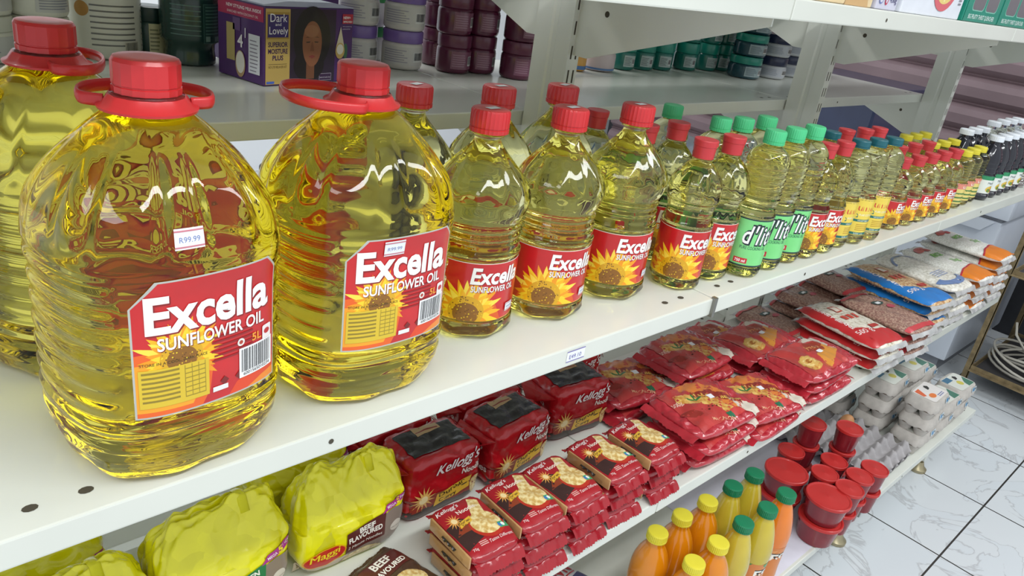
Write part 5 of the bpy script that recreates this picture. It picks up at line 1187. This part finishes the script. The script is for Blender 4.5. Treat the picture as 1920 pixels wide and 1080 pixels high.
A = Art(); A.text('450g', .046, .012, w=.026, m='#5a5a80', layer=0, bold=.02); A.ell(.014, .016, .008, .008, '#6a78b4', 0); A.ell(.014, .016, .006, .006, '#d4d4e2', 1); A.ell(.034, .015, .006, .008, '#c0405a', 0); A.ell(.034, .015, .003, .005, '#d4d4e2', 1)
A.build('printed_front', flatmap((0, -.0004, 0), (1, 0, 0), (0, 0, 1)), step=1, parent=t)
t = thing('food_box', 'white food box with a lemon-coloured bowl picture on the top shelf', 'box', (1.365, .548, zt), 0)
bm = bmesh.new(); box(bm, 0, .27, 0, .14, 0, .11, 0, .002); finish(bm, 'carton', wx, t, smooth=False)
A = Art()
A.ell(.170, .058, .056, .048, '#d86a72', 1, n=32); A.ell(.170, .062, .048, .040, '#e9cf7e', 2, n=32)
for a in (.2, .9, 1.6, 2.3, 3.0): A.poly([(.17, .062), (.17+.044*math.cos(a-.08+PI), .062+.036*math.sin(a-.08+PI)), (.17+.044*math.cos(a+.08+PI), .062+.036*math.sin(a+.08+PI))], '#f4e6a8', 3)
for i in range(5): A.text(['INGREDIENTS', 'OATS SUGAR', 'HONEY & WHEAT', 'TO MAKE', 'POUR A SERVING'][i], .015, .060-i*.009, h=.005, m='#6a6a74', layer=1)
for i in range(4): A.rect(.245, .025+i*.006, .258, .028+i*.006, '#8a8a92', 1)
A.build('printed_front', flatmap((0, -.0004, 0), (1, 0, 0), (0, 0, 1)), step=1, parent=t)
gr = thing('carton_tray', 'green display carton with dark windows on the top shelf, left one', 'carton', (1.650, .545, zt), 0, 'green display cartons')
bm = bmesh.new(); box(bm, 0, .195, 0, .15, 0, .11, 0, .002); finish(bm, 'carton', gx, gr, smooth=False)
A = Art(); A.rect(.001, .001, .194, .109, gx, -1)
for x in (.030, .106):
    A.rect(x-.002, .020, x+.066, .10, '#7fc2ae', 0, r=.010); A.rect(x, .022, x+.064, .10, '#6f6c70', 1, r=.010)
A.text('BIG FRUITY THIRST QUENCHER', .022, .006, w=.15, h=.008, m='#cfe8e0', layer=1, bold=.02)
A.build('printed_front', flatmap((0, -.0004, 0), (1, 0, 0), (0, 0, 1)), step=1, parent=gr)
dup(gr, (1.852, .545, zt), 0, 'green display carton with dark windows on the top shelf, second from the lemon box'); dup(gr, (2.054, .545, zt), 0, 'green display carton with dark windows on the top shelf, outermost')

# ------------------------------------------------------------------ freezer, rusty rack, cable
fz = mat('white_freezer_enamel', '#c6ccd6', .3, var=.03, scale=3, coat=.3); fzd = mat('grey_freezer_seal', '#7c7f86', .5)
t = thing('chest_freezer', 'white chest freezer standing past the end of the shelves', 'freezer', (3.43, .725, 0), 0)
bm = bmesh.new(); box(bm, 0, .75, 0, 1.15, .07, .70, 0, .012); finish(bm, 'cabinet', fz, t, smooth=True, angle=40)
bm = bmesh.new(); box(bm, -.012, .765, -.018, 1.165, .712, .80, 0, .010); finish(bm, 'lid', fz, t, smooth=True, angle=40)
bm = bmesh.new(); box(bm, .004, .745, .004, 1.145, .70, .712); finish(bm, 'lid_seal', fzd, t, smooth=False)
bm = bmesh.new(); prism(bm, [(.02, .70), (.30, .70), (.26, .655), (.06, .655)], 'x', -.03, -.001); 
for v in bm.verts: v.co = Vector((v.co.x, v.co.y, v.co.z))
finish(bm, 'lid_handle', fz, t, smooth=False)
bm = bmesh.new(); box(bm, .03, .72, .03, 1.12, .0, .07); finish(bm, 'base_plinth', fzd, t, smooth=False)
rust = mat('rusty_angle_iron', '#7a6a4c', .75, var=.35, scale=35, bump=.4, bscale=120)
t = thing('metal_rack', 'rusty angle-iron rack standing before the white freezer', 'rack', (3.43, .625, 0), 0)
def angle(bm, p, q, w=.022):
    p, q = Vector(p), Vector(q); d = (q-p).normalized(); s = d.cross(Vector((0, 0, 1))) if abs(d.z) < .9 else Vector((0, 1, 0)); s.normalize(); u = s.cross(d)
    for a, b_ in ((s, u), (u, s)):
        vs = [x + a*i*w + b_*j*.003 for x in (p, q) for i, j in ((0, 0), (1, 0), (1, 1), (0, 1))]
        V = [bm.verts.new(v) for v in vs]
        for f in ((0, 1, 2, 3), (7, 6, 5, 4), (0, 4, 5, 1), (1, 5, 6, 2), (2, 6, 7, 3), (3, 7, 4, 0)): bm.faces.new([V[i] for i in f])
    bmesh.ops.recalc_face_normals(bm, faces=bm.faces)
for x in (0, .62):
    for y in (0, -.95):
        bm = bmesh.new(); angle(bm, (x, y, 0), (x, y, 1.0)); finish(bm, 'post', rust, t, smooth=False)
for z in (.085, .52):
    for p, q in (((0, 0, z), (0, -.95, z)), ((.62, 0, z), (.62, -.95, z)), ((0, 0, z), (.62, 0, z)), ((0, -.95, z), (.62, -.95, z))):
        bm = bmesh.new(); angle(bm, p, q); finish(bm, 'crossbar', rust, t, smooth=False)
bm = bmesh.new(); box(bm, .02, .61, -.94, -.01, .088, .094); finish(bm, 'lower_deck', mat('grimy_board', '#3d3b3c', .8, var=.2, scale=9), t, smooth=False)
bm = bmesh.new(); box(bm, .02, .61, -.94, -.01, .524, .530); finish(bm, 'upper_deck', MATS['grimy_board'], t, smooth=False)
wc = mat('white_cable_sheath', '#bdb8ac', .45, var=.06)
bm = bmesh.new(); pts = []; rr = random.Random(4)
for i in range(170):
    a = i*.21; k = i/170; R1 = .115 + .03*math.sin(i*.113) ; 
    pts.append((.20 + .02*math.sin(i*.07) + R1*1.1*math.cos(a), -.19 + R1*1.25*math.sin(a) + .03*math.sin(i*.05), .104 + .05*k + .018*math.sin(i*.31)+.02))
pts = [(.16, -.06, .30), (.13, -.08, .26), (.15, -.13, .20)] + pts + [(.24, -.42, .19), (.22, -.55, .12)]
tube(bm, pts, .0052, 8)
o = finish(bm, 'power_cable', wc); o.location = (3.43, .625, -.0045); tag(o, 'coiled white cable lying on the rusty rack\'s lower deck', 'cable')
bm = bmesh.new(); box(bm, 0, .5, 0, 2.0, 0, .75, 0, .01); o = finish(bm, 'dark_backdrop', mat('backdrop_charcoal', '#323338', .6, var=.1), smooth=False); o.location = (4.28, -.80, 0); tag(o, 'added dark bin standing in the dark corner behind the rusty rack', 'bin')  # added block, its dark colour stands in for the dim background behind the rack

bm = bmesh.new(); box(bm, 0, .62, 0, .48, 0, .255, 0, .01); o = finish(bm, 'bin_body', mat('navy_box_plastic', '#2c3450', .3, var=.2, scale=6, coat=.4), smooth=False)
t = thing('storage_box', 'dark navy storage box standing on the white freezer lid', 'storage box', (3.50, 1.37, .8005), 0); o.name = 'box_body'; o.parent = t
bm = bmesh.new(); box(bm, -.008, .628, -.008, .488, .256, .275, 0, .006); finish(bm, 'box_lid', MATS['navy_box_plastic'], t, smooth=False)
